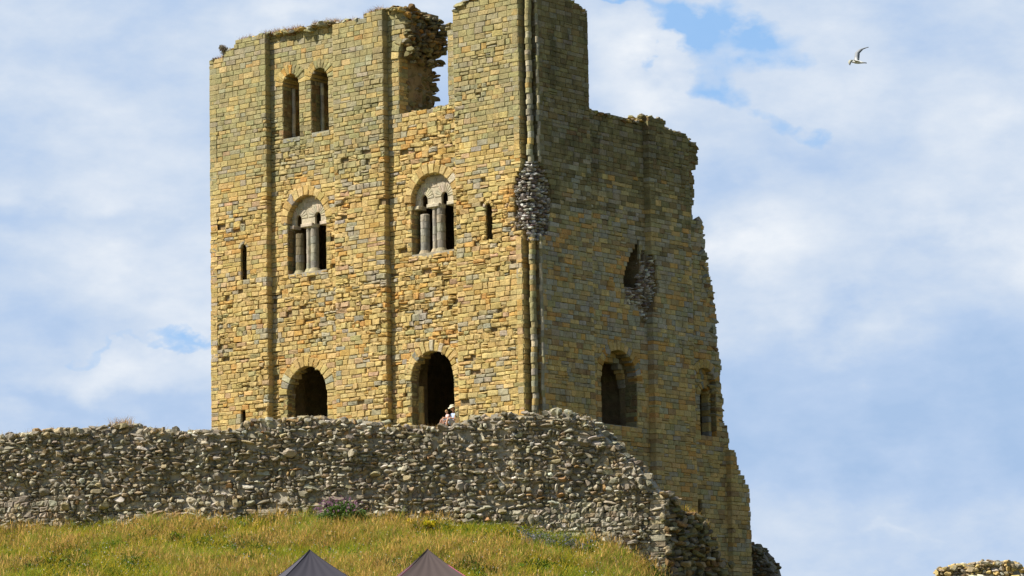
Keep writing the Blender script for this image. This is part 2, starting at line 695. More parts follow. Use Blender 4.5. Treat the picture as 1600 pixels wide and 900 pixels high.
# rounded rubble stone template: icosphere
def ico(sub):
    t = (1 + 5 ** .5) / 2
    v = [(-1, t, 0), (1, t, 0), (-1, -t, 0), (1, -t, 0), (0, -1, t), (0, 1, t), (0, -1, -t), (0, 1, -t), (t, 0, -1), (t, 0, 1), (-t, 0, -1), (-t, 0, 1)]
    f = [(0, 11, 5), (0, 5, 1), (0, 1, 7), (0, 7, 10), (0, 10, 11), (1, 5, 9), (5, 11, 4), (11, 10, 2), (10, 7, 6), (7, 1, 8),
         (3, 9, 4), (3, 4, 2), (3, 2, 6), (3, 6, 8), (3, 8, 9), (4, 9, 5), (2, 4, 11), (6, 2, 10), (8, 6, 7), (9, 8, 1)]
    v = [np.array(p) / np.linalg.norm(p) for p in v]
    for _ in range(sub):
        cache, nf = {}, []

        def mid(a, b):
            k = (min(a, b), max(a, b))
            if k not in cache:
                p = v[a] + v[b]
                v.append(p / np.linalg.norm(p))
                cache[k] = len(v) - 1
            return cache[k]
        for a, b, c in f:
            ab, bc, ca = mid(a, b), mid(b, c), mid(c, a)
            nf += [(a, ab, ca), (b, bc, ab), (c, ca, bc), (ab, bc, ca)]
        f = nf
    return np.array(v), np.array(f)


_IV, _IF = ico(1)
_IVB, _IFB = ico(2)


def rstone(acc, p, ax, sx, sy, sz, col, box_=.6, rough=.12, big=False):
    """p centre, ax = 3 axes rows (along, out, up); half sizes"""
    V, Fc = (_IVB, _IFB) if (big or sx > .11) else (_IV, _IF)
    q = np.sign(V) * np.abs(V) ** box_
    q = q * (1 + rng.uniform(-rough, rough, (len(q), 1)))
    for _k in range(8):                                # knock flats off it
        nn_ = rng.normal(0, 1, 3)
        nn_ /= np.linalg.norm(nn_)
        d_ = q @ nn_ - random.uniform(.5, .85)
        q = q - np.maximum(d_, 0)[:, None] * nn_
    a = random.uniform(-.3, .3)
    ca, sa = math.cos(a), math.sin(a)
    x, y, z = q[:, 0] * sx, q[:, 1] * sy, q[:, 2] * sz
    x, z = x * ca - z * sa, x * sa + z * ca
    acc.add(p + x[:, None] * ax[0] + y[:, None] * ax[1] + z[:, None] * ax[2], None, Fc, col)


R_GREY = (0.375, 0.335, 0.255)
R_DARK = (0.25, 0.22, 0.165)
R_PALE = (0.56, 0.53, 0.44)
R_BUFF = (0.40, 0.325, 0.205)
R_ORAN = (0.40, 0.25, 0.12)


def rub_col():
    return jit(pick([(R_GREY, 5), (R_DARK, 2.6), (R_PALE, .8), (R_BUFF, 2.2), (R_ORAN, .15)]), .15)


def rubble_face(acc, fr, u0, u1, zlo, zhi, h=0.0, size=(.10, .30), colf=rub_col, prot=.14, relief=.18, fill=1.0, row=(.13, .25)):
    """irregular stones bedded in rough rows between zlo(u) and zhi(u)"""
    z = min(zlo(u) for u in np.linspace(u0, u1, 40))
    zt = max(zhi(u) for u in np.linspace(u0, u1, 120))
    ax = np.array([fr.d, fr.n, ZZ])
    while z < zt:
        rh = random.uniform(*row)
        u = u0 + random.uniform(-.1, .1)
        while u < u1:
            wd = random.uniform(*size) * (1.0 + .9 * (random.random() < .13))
            uc = u + wd / 2
            hz = rh * random.uniform(.7, 1.15) * (1.5 if random.random() < .1 else 1)
            zc = z + rh / 2 + .10 * nz3(uc * .9, z * .9, 2) + random.uniform(-.03, .03)
            if zlo(uc) - .1 < zc < zhi(uc) - .02 + .05 * random.random() and random.random() < fill:
                rel = relief * nz3(uc * .55, zc * .55, 9) * 1.8
                out = rel + random.uniform(-.10, prot) * (1 if random.random() < .8 else 1.7)
                dp = random.uniform(.12, .24)
                rstone(acc, fr.P(uc, zc, h + out - dp * .45), ax, wd * .57, dp, hz * .55, colf(), box_=random.uniform(.5, .85), rough=.08)
            u += wd * random.uniform(.86, 1.06)
        z += rh * .9


def backing(acc, fr, u0, u1, zlo, zhi, h, thick, relief=.18, col=(0.30, 0.27, 0.22), du=.25, taper=0.0):
    """solid rough mass behind the stones: bumpy front, ragged top, flat back"""
    nu = max(2, int((u1 - u0) / du))
    us = np.linspace(u0, u1, nu + 1)
    nv = 26
    rows = []
    cs = []
    for i, u in enumerate(us):
        a, b = zlo(u), zhi(u) - .05
        cl = []
        for j in range(nv + 1):
            z = a + (b - a) * j / nv
            cl.append(fr.P(u, z, h + relief * nz3(u * .55, z * .55, 9) * 1.8 + .03 * nz3(u * 4, z * 4, 1) - .05))
        for k in range(1, 5):
            cl.append(fr.P(u, b + .10 * nz3(u * 2, k, 4) - taper * k / 4, h - thick * k / 4))
        cl.append(fr.P(u, a, h - thick))
        rows.append(cl)
    n = len(rows[0])
    V = np.array(rows).reshape(-1, 3)
    Fq = []
    for i in range(nu):
        for j in range(n - 1):
            a = i * n + j
            Fq.append((a, a + n, a + n + 1, a + 1))
    acc.add(V, Fq, None, col)
    for i in (0, nu):                                  # close the ends
        base = rows[i]
        cen = np.mean(base, 0)
        k = len(base)
        acc.add(np.array(base + [cen]), None, [(j, (j + 1) % k, k) for j in range(k)], col)


# ================================================================== THE KEEP
keep = empty('castle_keep', tuple(C0 + np.array([0, 0, 8.0])),
             'tall ruined square stone keep with round-arched windows and a broken top above the rubble wall', 'castle keep')

top_left = lerp_prof([(19, 34.75), (18.6, 34.8), (17.75, 34.95), (17.6, 35.2), (16.9, 35.3), (16.8, 35.55), (15.1, 35.6), (13.1, 35.55), (12.6, 35.45), (12.3, 35.62),
                      (11.3, 35.55), (9.5, 35.35), (9.2, 35.55), (8.9, 35.62), (8.0, 35.68), (7.6, 35.66), (7.15, 35.5), (7.1, 30.95), (4.80, 30.9),
                      (4.79, 33.9), (4.5, 34.1), (4.4, 34.55), (4.1, 34.75), (3.9, 35.05), (3.5, 35.2), (2.9, 35.35), (.5, 35.35), (0, 35.3)])
right_edge = lerp_prof([(36, 4.12), (30.95, 4.12), (30.91, 9.3), (30.7, 10.1), (30.45, 11.3), (30.3, 12.35), (29.7, 12.44), (29.2, 12.4), (29.15, 12.0), (28.6, 12.1), (28.0, 12.15), (26.9, 11.95),
                        (26.75, 12.75), (25.8, 12.86), (25.2, 12.93), (24.4, 13.14), (24.0, 13.3), (23.0, 13.5), (22.4, 13.58), (21.2, 13.52), (20.7, 13.75),
                        (20.3, 13.85), (19.8, 13.66), (19.0, 13.88), (17.8, 13.95), (17.5, 14.28), (16.7, 14.24), (16.3, 14.45), (15.7, 14.65), (15.3, 15.15),
                        (14.9, 15.38), (13.9, 15.41), (12.7, 15.48), (11, 15.45), (6, 15.6)])
top_right = lerp_prof([(0, 35.25), (1.1, 35.2), (2.6, 35.3), (3.5, 35.05), (4.1, 34.85), (4.13, 34.8), (4.14, 30.68), (7.9, 30.66), (8.36, 30.95), (9.3, 30.9), (9.5, 30.65), (10.1, 30.55), (11.4, 30.4), (12.5, 30.2), (16, 30)])

# openings: left face (sunlit)
W1 = ArchHole(13.90, .50, 30.7, 33.13)
W2 = ArchHole(12.17, .51, 30.75, 33.15)
D1 = ArchHole(13.03, 1.15, 24.55, 26.87)
D2 = ArchHole(5.73, 1.19, 24.62, 26.91)
A1 = ArchHole(13.09, 1.18, 17.0, 19.2)
A2 = ArchHole(5.86, 1.19, 17.0, 19.2)
S1 = ArchHole(16.55, .18, 24.58, 26.0)
S2 = ArchHole(2.35, .17, 24.68, 26.15)
S3 = ProfHole([(17.4, 16.5, 16.78), (18.65, 16.5, 16.78)])
S1.thin = S2.thin = S3.thin = True
VOID = ProfHole([(30.95, 4.72, 7.52), (33.3, 4.72, 7.52), (33.45, 4.72, 7.50), (33.8, 4.70, 7.40), (34.1, 4.62, 7.22), (34.3, 4.55, 7.12), (38, 4.5, 7.1)])
holes_L = [W1, W2, D1, D2, A1, A2, S1, S2, S3, VOID]
# right face (shaded)
A3 = ArchHole(6.25, 1.27, 17.13, 19.15)
A4 = ArchHole(12.55, .85, 17.05, 19.35)
BRK = ProfHole([(23.25, 6.72, 7.62), (23.6, 6.72, 7.75), (24.2, 6.98, 7.86), (24.8, 7.35, 7.92), (25.05, 7.6, 7.94), (25.3, 7.78, 7.95)])
S4 = ArchHole(11.95, .16, 13.5, 14.1)
BRK.thin = True
patch_r = ProfHole([(21.8, 7.9, 8.34), (22.4, 7.75, 8.34), (22.5, 7.0, 8.34), (23.24, 6.75, 8.34), (23.25, 7.6, 8.34), (24.3, 7.9, 8.34), (24.9, 8.05, 8.34)])
patch_r2 = ProfHole([(22.3, 8.3, 8.5), (22.8, 8.3, 8.6), (23.4, 8.3, 8.9), (23.9, 8.3, 8.7), (24.3, 8.3, 8.8), (24.8, 8.3, 8.5)])
holes_R = [A3, A4, BRK, S4]
dmg_l = ProfHole([(24.9, -.2, .35), (25.0, -.2, .95), (25.6, -.2, 1.0), (26.2, -.2, .95), (26.9, -.2, 1.0), (27.3, -.2, .8), (27.6, -.2, .55)])
dmg_r = ProfHole([(24.6, -.2, .8), (25.0, -.2, 1.2), (26.2, -.2, 1.4), (27.0, -.2, 1.35), (27.4, -.2, 1.1), (27.75, -.2, .8)])

Z0 = 7.0
# --- left face -------------------------------------------------------------
REC = -.33
wl = Acc()
for a, b in ((4.15, 8.17), (11.05, 15.16)):
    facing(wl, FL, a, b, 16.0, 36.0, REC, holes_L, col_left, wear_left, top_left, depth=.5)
wl.build('wall', M_ASH, keep)
for a, b in ((0.55, 4.15), (8.15, 11.08), (15.13, 18.62)):
    p = Acc()
    facing(p, FL, a, b, 16.0 if a > 1 else 14, 36.0, 0.0, holes_L + ([dmg_l] if a < 1 else []), col_left, wear_left, top_left)
    p.build('pilaster', M_ASH, keep)
# --- right face ------------------------------------------------------------
wr = Acc()
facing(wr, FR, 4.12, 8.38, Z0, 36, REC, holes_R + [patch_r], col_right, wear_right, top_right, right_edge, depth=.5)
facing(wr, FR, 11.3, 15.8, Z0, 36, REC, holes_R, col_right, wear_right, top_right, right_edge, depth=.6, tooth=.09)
wr.build('wall', M_ASH, keep)
p = Acc()
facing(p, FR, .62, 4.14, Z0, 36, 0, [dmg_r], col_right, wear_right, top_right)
p.build('pilaster', M_ASH, keep)
p = Acc()
facing(p, FR, 8.36, 11.35, Z0, 36, 0, [patch_r2], col_right, wear_right, top_right, lambda z: min(11.35, right_edge(z)))
p.build('pilaster', M_ASH, keep)
p = Acc()
facing(p, FR, 14.0, 15.8, Z0, 16.6, -.06, [], col_right, wear_right, None, right_edge, tooth=.07)
p.build('pilaster', M_ASH, keep)

# --- core masses -----------------------------------------------------------
ca = Acc()
cc = (0.26, 0.20, 0.11)
T = 2.6
SW = {id(S1): ArchHole(16.45, .75, 24.4, 26.0, .3), id(S2): ArchHole(2.2, .7, 24.4, 26.2, .3), id(S3): ProfHole([(17.3, 15.9, 17.2), (18.8, 15.9, 17.2)])}
slit_L = [SW.get(id(h_), h_) for h_ in holes_L]
wide_L = [ArchHole(h_.c, h_.a + 1.0, h_.z0 - .4, h_.s + .5, .6 + h_.a) if h_ in (D1, D2, A1, A2) else h_ for h_ in slit_L]
core(ca, FL, 4.15, 18.6, 10, 36, REC - .16, -.80, slit_L, top_left, col=cc)
mid_L = [ArchHole(h_.c + .3, h_.a + .35, h_.z0 - .3, h_.s + .1, .2 + h_.a) if h_ in (A1, A2) else h_ for h_ in slit_L]
core(ca, FL, 4.15, 18.6, 10, 36, -.80, -1.25, mid_L, top_left, col=cc)
core(ca, FL, 4.15, 18.6, 10, 36, -1.25, -T, wide_L, top_left, col=cc)
core(ca, FL, .62, 4.15, 10, 36, -.14, -T, slit_L + [dmg_l], top_left, col=cc)
for a, b in ((8.2, 11.03), (15.18, 18.56)):
    core(ca, FL, a, b, 14, 36, -.14, REC - .15, slit_L, top_left, col=cc)
core(ca, FR, T, 4.1, Z0, 36, -.12, -4.1, [dmg_r], top_right, col=cc)
core(ca, FR, .66, T + .001, Z0, 36, -.12, -.62, [dmg_r], top_right, col=cc)
wide_R = [ArchHole(A3.c, A3.a + .2, A3.z0 - .4, A3.s + .4, 1.6), ProfHole([(22.9, 5.6, 8.6), (25.6, 5.6, 8.6)]), ArchHole(A4.c, A4.a, A4.z0, A4.s), S4]
core(ca, FR, 4.1, 15.8, Z0, 36, REC - .14, -1.3, [A3, A4, ProfHole([(23.2, 6.5, 8.0), (25.4, 6.9, 8.1)]), S4], top_right, right_edge, col=cc, inset=.22)
core(ca, FR, 4.1, 15.8, Z0, 36, -1.3, -T, wide_R, top_right, right_edge, col=cc, inset=.22)
core(ca, FR, 8.42, 11.30, Z0, 36, -.12, REC - .13, holes_R + [patch_r2], top_right, right_edge, col=cc, inset=.1)
# closing masses behind the blind niches and tunnels (the inner side of the wall)
for a, b, za, zb in ((11.3, 14.8, 30.2, 34.6), (1.4, 3.0, 24, 27), (15.6, 17.3, 24, 27), (15.8, 17.3, 17, 19)):
    box(ca, FL, a, b, za, zb, -T - .5, -T + .002, cc)
ca.build('wall_core', M_CORE, keep)
va = Acc()                                        # added roof slab keeps the chamber dark; floor and cross wall behind
box(va, FL, 2.5, 18.4, 29.1, 30.0, -11.8, -T + .3, cc)
box(va, FL, 2.5, 18.4, 16.4, 16.9, -11.8, -T + .3, cc)
box(va, FL, 2.45, 18.45, 7, 29.05, -11.75, -11.0, cc)
box(va, FR, 11.3, 13.3, 16.5, 20.6, -T - .4, -T + .002, cc)  # added block closing the far right arch so it stays dark
va.build('light_blocker', M_CORE, keep)

# far sides of the hollow keep, seen only from other positions
fs = Frame(C0 + DL * 18.62, DR, DL)
p = Acc()
facing(p, fs, 0, 18.0, 16, 34.6, 0, [], col_left, wear_left, lambda u: 34.7 - max(0, u - 4) * .35 - (.3 * nz3(u, 0, 3)), lens=(.35, .8))
core(p, fs, 2.65, 18.0, 10, 34.6, -.07, -T, [], lambda u: 34.5 - max(0, u - 4) * .35, col=cc)
p.build('wall', M_ASH, keep)
fb = Frame(C0 + DR * 18.0 + DL * 18.6, -DL, DR)
p = Acc()
core(p, fb, 0, 10.3, 10, 29.6, 0, -T, [], lambda u: 29.3 - max(0, u - 8) * .9, col=cc)
p.build('wall', M_CORE, keep)

# --- corner nook with shafts ------------------------------------------------
fA = Frame(C0 + DL * .57 + (-DR) * 0, DR, -DL)     # nook side seen from the right face side
for (za, zb) in ((Z0, 24.7), (27.7, 35.25)):
    nk = Acc()
    facing(nk, fA, 0.0, .62, za, zb, -.01, [], col_left, wear_right, depth=.3)
    fB = Frame(C0 + DR * .60, DL, -DR)
    facing(nk, fB, 0.0, .60, za, zb, -.01, [], col_right, wear_right, depth=.3)
    nk.build('corner_nook', M_ASH, keep)
for (za, zb) in ((Z0, 24.75), (27.85, 35.3)):
    s_ = Acc()
    shaft(s_, FL, .27, -.34, .14, za, zb, lambda u, z: jit(pick([(GREY, 3), (OLIV, 3), (PALE, .7), (BUFF, 1.5)]), .22), seg=.24)
    s_.build('corner_shaft', M_ASH, keep)
    s_ = Acc()
    shaft(s_, FL, -.0, -.56, .07, za, zb, lambda u, z: jit(pick([(GREY, 3), (OLIV, 2), (PALE, 1.4)])), seg=.27, n=10)
    s_.build('corner_shaft', M_ASH, keep)


# damaged corner: small exposed core stones
def pale_rub():
    return jit(pick([((.44, .41, .36), 3), ((.34, .30, .26), 2.4), ((.62, .60, .55), 2.6), ((.22, .17, .15), 2), ((.34, .28, .2), 1)]), .2)


cr = Acc()
z = 24.55
while z < 27.95:
    rh = random.uniform(.10, .18)
    wdl = dmg_l.span(z, z) or (0, .45)
    wdr = dmg_r.span(z, z) or (0, .6)
    ul, ur = wdl[1] + .05, wdr[1] + .05
    pts = [FL.P(ul, z, -.20), FL.P(.5, z, -.20), FL.P(.22, z, -.34), FR.P(.42, z, -.24), FR.P(ur, z, -.20)]
    pts = [np.array(q_) for q_ in pts]
    seg = [np.linalg.norm(pts[i + 1] - pts[i]) for i in range(4)]
    tot = sum(seg)
    s_ = random.uniform(0, .1)
    while s_ < tot:
        wd = random.uniform(.12, .30)
        t_ = s_ + wd / 2
        i = 0
        while i < 3 and t_ > seg[i]:
            t_ -= seg[i]
            i += 1
        t_ = min(1, t_ / seg[i])
        P_ = pts[i] * (1 - t_) + pts[i + 1] * t_
        d_ = (pts[i + 1] - pts[i]) / seg[i]
        nn = np.array([d_[1], -d_[0], 0])
        if nn @ np.array([.1, -1, 0]) < 0:
            nn = -nn
        P_ = P_ + np.array([0, 0, random.uniform(-.02, .02)]) + nn * (random.uniform(-.09, .02) + .05 * nz3(P_[0] * 1.5, P_[2] * 1.5, 1))
        rstone(cr, P_, np.array([d_, nn, ZZ]), wd * .52, random.uniform(.13, .2), rh * .52, pale_rub(), box_=.7)
        s_ += wd * .95
    z += rh * .92
box(cr, FL, .3, .95, 24.6, 27.7, -1.0, -.46, (.2, .16, .12))
box(cr, FR, .45, 1.2, 24.6, 27.7, -.9, -.44, (.2, .16, .12))
cr.build('broken_corner', M_RUB, keep)

# rubble patch by the ragged hole
pr = Acc()
def zr_lo(u):
    return 21.9 if u > 7.85 else 22.5
rubble_face(pr, FR, 6.75, 8.36, zr_lo, lambda u: (23.25 if u < 7.75 else 23.3 + (u - 7.75) * 3.0), h=-.42, size=(.1, .26), colf=lambda: tuple(v * 1.15 for v in pale_rub()), prot=.05, relief=.05, row=(.08, .14))
rubble_face(pr, FR, 8.36, 8.95, lambda u: 22.4 + (u - 8.36) * .5, lambda u: 24.9 - (u - 8.36) * 1.0, h=-.27, size=(.1, .24), colf=lambda: tuple(v * 1.05 for v in pale_rub()), prot=.03, relief=.05, row=(.08, .14))
box(pr, FR, 8.2, 8.95, 22.4, 24.8, -.6, -.34, (.18, .15, .11))
pr.build('rubble_patch', M_RUB, keep)


# --- jambs: the side of each opening that faces the camera ----------------
def jamb(acc, fr, hole, h0, depth, colf, side=1, wearf=wear_right, z1=None, z0=None):
    """blocks lining the jamb on the high-u (side 1) or low-u (side -1) side; runs into the wall"""
    z0 = hole.z0 if z0 is None else z0
    z1 = hole.s if z1 is None else z1
    a = hole.c + side * hole.a
    # local frame: u' = into the wall, outward = towards the opening
    f2 = Frame(fr.o + fr.d * a + fr.n * h0, -fr.n, -side * fr.d)
    facing(acc, f2, 0.03, depth, z0, z1, .025, [], colf, wearf, depth=.25, lens=(.3, .55))


cshade = lambda u, z: jit(pick([(DOLI, 3), (BROW, 3), (OLIV, 1), (ORAN, .25)]), .2)  # darkened jamb stones: shade inside the openings put into their colour


def opening(kind, name, fr, hole, h, ringw, n, colf, depth=1.7, rag=.12, extra=None, label=None, ringdepth=1.1, a0=0.0, a1=math.pi):
    o = Acc()
    ring(o, fr, hole.c, hole.s, hole.a - .01, ringw, h + .02, ringdepth, n, colf, rag=rag, a0=a0, a1=a1)
    jamb(o, fr, hole, h, depth, cshade if depth < 1.2 or fr is FL else colf)
    jamb(o, fr, hole, h, depth, cshade, side=-1)
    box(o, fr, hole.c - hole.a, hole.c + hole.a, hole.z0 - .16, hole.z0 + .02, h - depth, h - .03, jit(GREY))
    ob = o.build(name, M_ASH, keep)
    if label:
        ob['label'] = label
    return ob


cl_up = lambda u, z: jit(pick([(OLIV, 3), (BUFF, 3), (SAND, 1.5), (ORAN, .4)]))
cl_md = lambda u, z: jit(pick([(BUFF, 3), (SAND, 3), (PALE, .4), (GREY, .35)]))
cr_lo = lambda u, z: jit(pick([(BUFF, 2), (SAND, 2), (GREY, 1.5), (ORAN, .8), (BLUE, .5)]))
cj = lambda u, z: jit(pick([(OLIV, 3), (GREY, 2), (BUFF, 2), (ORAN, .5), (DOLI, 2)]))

for hole in (W1, W2):
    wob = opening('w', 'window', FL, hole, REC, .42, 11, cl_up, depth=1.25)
    s_ = Acc()
    shaft(s_, FL, hole.c + hole.a - .12, REC - .62, .085, hole.z0, hole.s - .05, lambda u, z: jit(pick([(PALE, 1), (GREY, 2)])), n=10)
    so_ = s_.build('column', M_PLAS, wob)
    # blind back of the niche
    bk = Acc()
    f2 = Frame(FL.o + FL.n * (REC - 1.25), FL.d, FL.n)
    facing(bk, f2, hole.c - .6, hole.c + .6, hole.z0, hole.s + .55, 0, [], lambda u, z: jit(pick([(OLIV, 2), (BUFF, 2), (ORAN, 1), (DOLI, 2)])), wear_right, depth=.3)
    bk.build('niche_back', M_ASH, wob)

for hole, off_ in ((D1, 7.34), (D2, 0.0)):
    wob = opening('d', 'window', FL, hole, REC, .40, 13, cl_md, depth=.75, ringdepth=.55, rag=.2)
    ty = Acc()
    # tympanum plate with two small arched heads, built from thin vertical slices
    hp = -.64
    heads = [(6.42 + off_, .185, 27.05), (5.27 + off_, .185, 27.05)]
    zi = 26.72
    nsl = 96
    for i in range(nsl):
        ua = hole.c - hole.a + 2 * hole.a * i / nsl
        ub = hole.c - hole.a + 2 * hole.a * (i + 1) / nsl
        um = (ua + ub) / 2
        zt = hole.s + math.sqrt(max(0.0001, hole.a ** 2 - (um - hole.c) ** 2)) + .12
        zb_ = zi
        for hc, hr, hs in heads:
            if abs(um - hc) < hr:
                zb_ = hs + math.sqrt(hr * hr - (um - hc) ** 2)
        V = FL.P(np.array([ua, ub, ub, ua] * 2), np.array([zb_, zb_, zt, zt] * 2), np.array([hp] * 4 + [hp - .13] * 4))
        ty.add(V, [(0, 1, 2, 3), (0, 1, 5, 4), (3, 2, 6, 7)] + ([(1, 2, 6, 5), (0, 3, 7, 4)]), None, PALE)
    for hc, hr, hs in heads:                            # little voussoirs over each light
        for i in range(11):
            t0, t1 = math.pi * i / 11 + .02, math.pi * (i + 1) / 11 - .02
            r0, r1 = hr, hr + .36
            if abs(math.cos((t0 + t1) / 2)) > .93 and False:
                continue
            q = [(hc + r0 * math.cos(t0), hs + r0 * math.sin(t0)), (hc + r1 * math.cos(t0), hs + r1 * math.sin(t0)),
                 (hc + r1 * math.cos(t1), hs + r1 * math.sin(t1)), (hc + r0 * math.cos(t1), hs + r0 * math.sin(t1))]
            q = [(min(hole.c + hole.a - .02, max(hole.c - hole.a + .02, a)), b) for a, b in q]
            stone(ty, FL, q, hp + .03, .1, jit(PALE, .08), bev=.012, rough=.003)
    # squared panels above
    zz = 27.5
    while zz < hole.s + hole.a:
        s2 = zz + .24
        half = math.sqrt(max(0, hole.a ** 2 - (s2 - hole.s) ** 2))
        u = hole.c - half
        while u < hole.c + half - .05:
            un = min(hole.c + half, u + random.uniform(.3, .55))
            stone(ty, FL, [(u + .006, zz + .006), (un - .006, zz + .006), (un - .006, s2 - .006), (u + .006, s2 - .006)], hp + .02, .05, jit(PALE, .1), bev=.012, rough=.004)
            u = un
        zz = s2
    to = ty.build('tympanum', M_PLAS, wob)
    # columns, capitals, bases
    pc = lambda u, z: jit(pick([((.36, .335, .275), 3), ((.29, .275, .235), 1.5), ((.42, .38, .29), 1)]), .1)
    lc = pc if off_ == 0 else (lambda u, z: jit(pick([((.30, .25, .15), 3), ((.40, .26, .1), 1), ((.3, .29, .24), 2)]), .15))
    for uu, rr, hh_, cf in ((6.58 + off_, .215, -.86, lc), (5.88 + off_, .11, -.70, pc), (5.58 + off_, .185, -.76, pc)):
        s_ = Acc()
        shaft(s_, FL, uu, hh_, rr, hole.z0 + .18, zi - (.30 if cf is lc and uu > 6.3 + off_ else .12), cf, n=18, seg=.36)
        c_ = s_.build('column', M_PLAS, wob, smooth=False)
        for nm, za, zb, r0, r1 in (('capital', zi - .16, zi - .02, rr, rr + .03), ('column_base', hole.z0 + .0, hole.z0 + .22, rr + .13, rr + .02)):
            if nm == 'capital' and uu > 6.3 + off_:
                continue
            k_ = Acc()
            V, Fq = [], []
            nn_ = 16
            for j, tt in enumerate((0, .35, .8, 1)):
                r_ = r0 + (r1 - r0) * tt
                for k in range(nn_):
                    a = 2 * math.pi * k / nn_
                    V.append(FL.P(uu + r_ * math.cos(a), za + (zb - za) * tt, hh_ + r_ * math.sin(a)))
            for j in range(3):
                for k in range(nn_):
                    Fq.append((j * nn_ + k, j * nn_ + (k + 1) % nn_, (j + 1) * nn_ + (k + 1) % nn_, (j + 1) * nn_ + k))
            k_.add(np.array(V), Fq, None, jit(PALE, .08) if nm == 'capital' else jit((.36, .31, .2)))
            k_.build(nm, M_PLAS, wob)
    im = Acc()
    for ua, ub in ((6.62, 6.91), (5.50, 6.20), (4.56, 5.06)):
        stone(im, FL, [(ua + off_, zi - .10), (ub + off_, zi - .10), (ub + off_, zi + .06), (ua + off_, zi + .06)], -.50, .5, jit(PALE, .06), bev=.025, rough=.004)
    im.build('impost', M_PLAS, wob)

o1 = opening('a', 'arched_opening', FL, A1, REC, .45, 15, cl_md, depth=.34, ringdepth=.33)
o2 = opening('a', 'arched_opening', FL, A2, REC, .42, 17, cl_md, depth=.42, ringdepth=.40, rag=.3)
s_ = Acc()
shaft(s_, FL, A2.c + A2.a - .02, REC - .62, .14, 17.0, 19.0, lambda u, z: jit(pick([(OLIV, 1), (BUFF, 2), (GREY, 1)])), n=14, seg=.4)
s_.build('column', M_ASH, o2)
for s1 in (S1, S2):
    o = Acc()
    ring(o, FL, s1.c, s1.s, s1.a - .01, .14, .015, .14, 5, cl_md)
    o.build('arrow_slit', M_ASH, keep)
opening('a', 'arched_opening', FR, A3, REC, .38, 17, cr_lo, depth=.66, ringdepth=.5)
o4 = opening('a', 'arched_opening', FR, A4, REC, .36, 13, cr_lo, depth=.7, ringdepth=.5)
# A3: inner order on the far jamb, A4: filled head with a narrow light
x_ = Acc()
f3 = Frame(FR.o + FR.n * (-.95), FR.d, FR.n)
h3 = ArchHole(6.38, 1.08, 17.13, 18.95)
facing(x_, f3, 4.98, 7.52, 17.13, 20.4, 0, [h3], cr_lo, wear_right, lambda u: A3.s + math.sqrt(max(0, A3.a ** 2 - (u - A3.c) ** 2)), depth=.4)
x_.build('inner_arch', M_ASH, keep)
x_ = Acc()
f3 = Frame(FR.o + FR.n * (-.64), FR.d, FR.n)
h4 = ArchHole(12.90, .32, 17.1, 19.0)
facing(x_, f3, 11.7, 13.4, 17.05, 20.2, 0, [h4], cr_lo, wear_right, lambda u: A4.s + math.sqrt(max(0, A4.a ** 2 - (u - A4.c) ** 2)), depth=.4, lens=(.2, .35))
ring(x_, f3, 12.90, 19.0, .32, .30, .05, .3, 9, cr_lo)
x_.build('inner_arch', M_ASH, o4)

# --- the great broken opening at the top -----------------------------------
vj = Acc()
fV = Frame(FL.o + FL.d * 7.52 + FL.n * REC, DR, -DL)
colv = lambda u, z: tuple(v * .72 for v in jit(pick([(BROW, 3), (DOLI, 4), (OLIV, 1.2), (ORAN, .4), (GREY, 1)]), .2))  # scaled-down browns: shade of the unlit jamb put into the stone colour
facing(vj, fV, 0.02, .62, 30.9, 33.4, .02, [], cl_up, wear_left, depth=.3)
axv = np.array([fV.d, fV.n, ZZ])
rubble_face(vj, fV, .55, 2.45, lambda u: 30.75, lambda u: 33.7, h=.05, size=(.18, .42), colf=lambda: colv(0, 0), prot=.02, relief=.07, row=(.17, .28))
# upper broken mass leaning over the opening
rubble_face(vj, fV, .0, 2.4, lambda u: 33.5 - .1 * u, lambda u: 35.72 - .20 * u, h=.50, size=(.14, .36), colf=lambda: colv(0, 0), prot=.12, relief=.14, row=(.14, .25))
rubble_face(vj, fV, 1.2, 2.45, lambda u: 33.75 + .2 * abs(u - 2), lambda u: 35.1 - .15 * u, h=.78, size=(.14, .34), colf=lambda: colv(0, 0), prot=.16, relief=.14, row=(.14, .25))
backing(vj, fV, 1.15, 2.4, lambda u: 33.8, lambda u: 35.0 - .15 * u, .66, .6, relief=.1, col=(.16, .13, .08))
ring(vj, FL, 6.1, 33.35, 1.41, .42, REC + .02, .55, 3, cl_up, a0=0.0, a1=.62, rag=.1)
vj.build('broken_jamb', M_ASH, keep)
# right ragged jamb
vr = Acc()
fW = Frame(FL.o + FL.d * 4.74 + FL.n * REC, DR, DL)
facing(vr, fW, 0.0, 2.3, 30.9, 34.2, .0, [], col_left, wear_left, depth=.4, lens=(.3, .6), top=lambda u: 34.3 - .1 * u)
for i in range(16):
    zc = random.uniform(33.8, 34.5)
    rstone(vr, FL.P(4.75 + random.uniform(-.1, .22) * (1 if zc > 33.95 else .3), zc, REC - random.uniform(.1, 1.2)), np.array([FL.d, FL.n, ZZ]), random.uniform(.12, .2), .2, random.uniform(.07, .12), jit(OLIV), box_=.6)
vr.build('broken_jamb', M_ASH, keep)
# arch ring stub, return faces of the recess at the top of the turret
tr = Acc()
ft = Frame(C0 + DR * 4.13, DL, DR)                # turret side, facing away from the camera
facing(tr, ft, .1, 4.2, 30.5, 35.3, 0, [], col_right, wear_right, lambda u: 34.8, depth=.3)
tr.build('turret_side', M_ASH, keep)

# --- ragged tops ------------------------------------------------------------
tp = Acc()


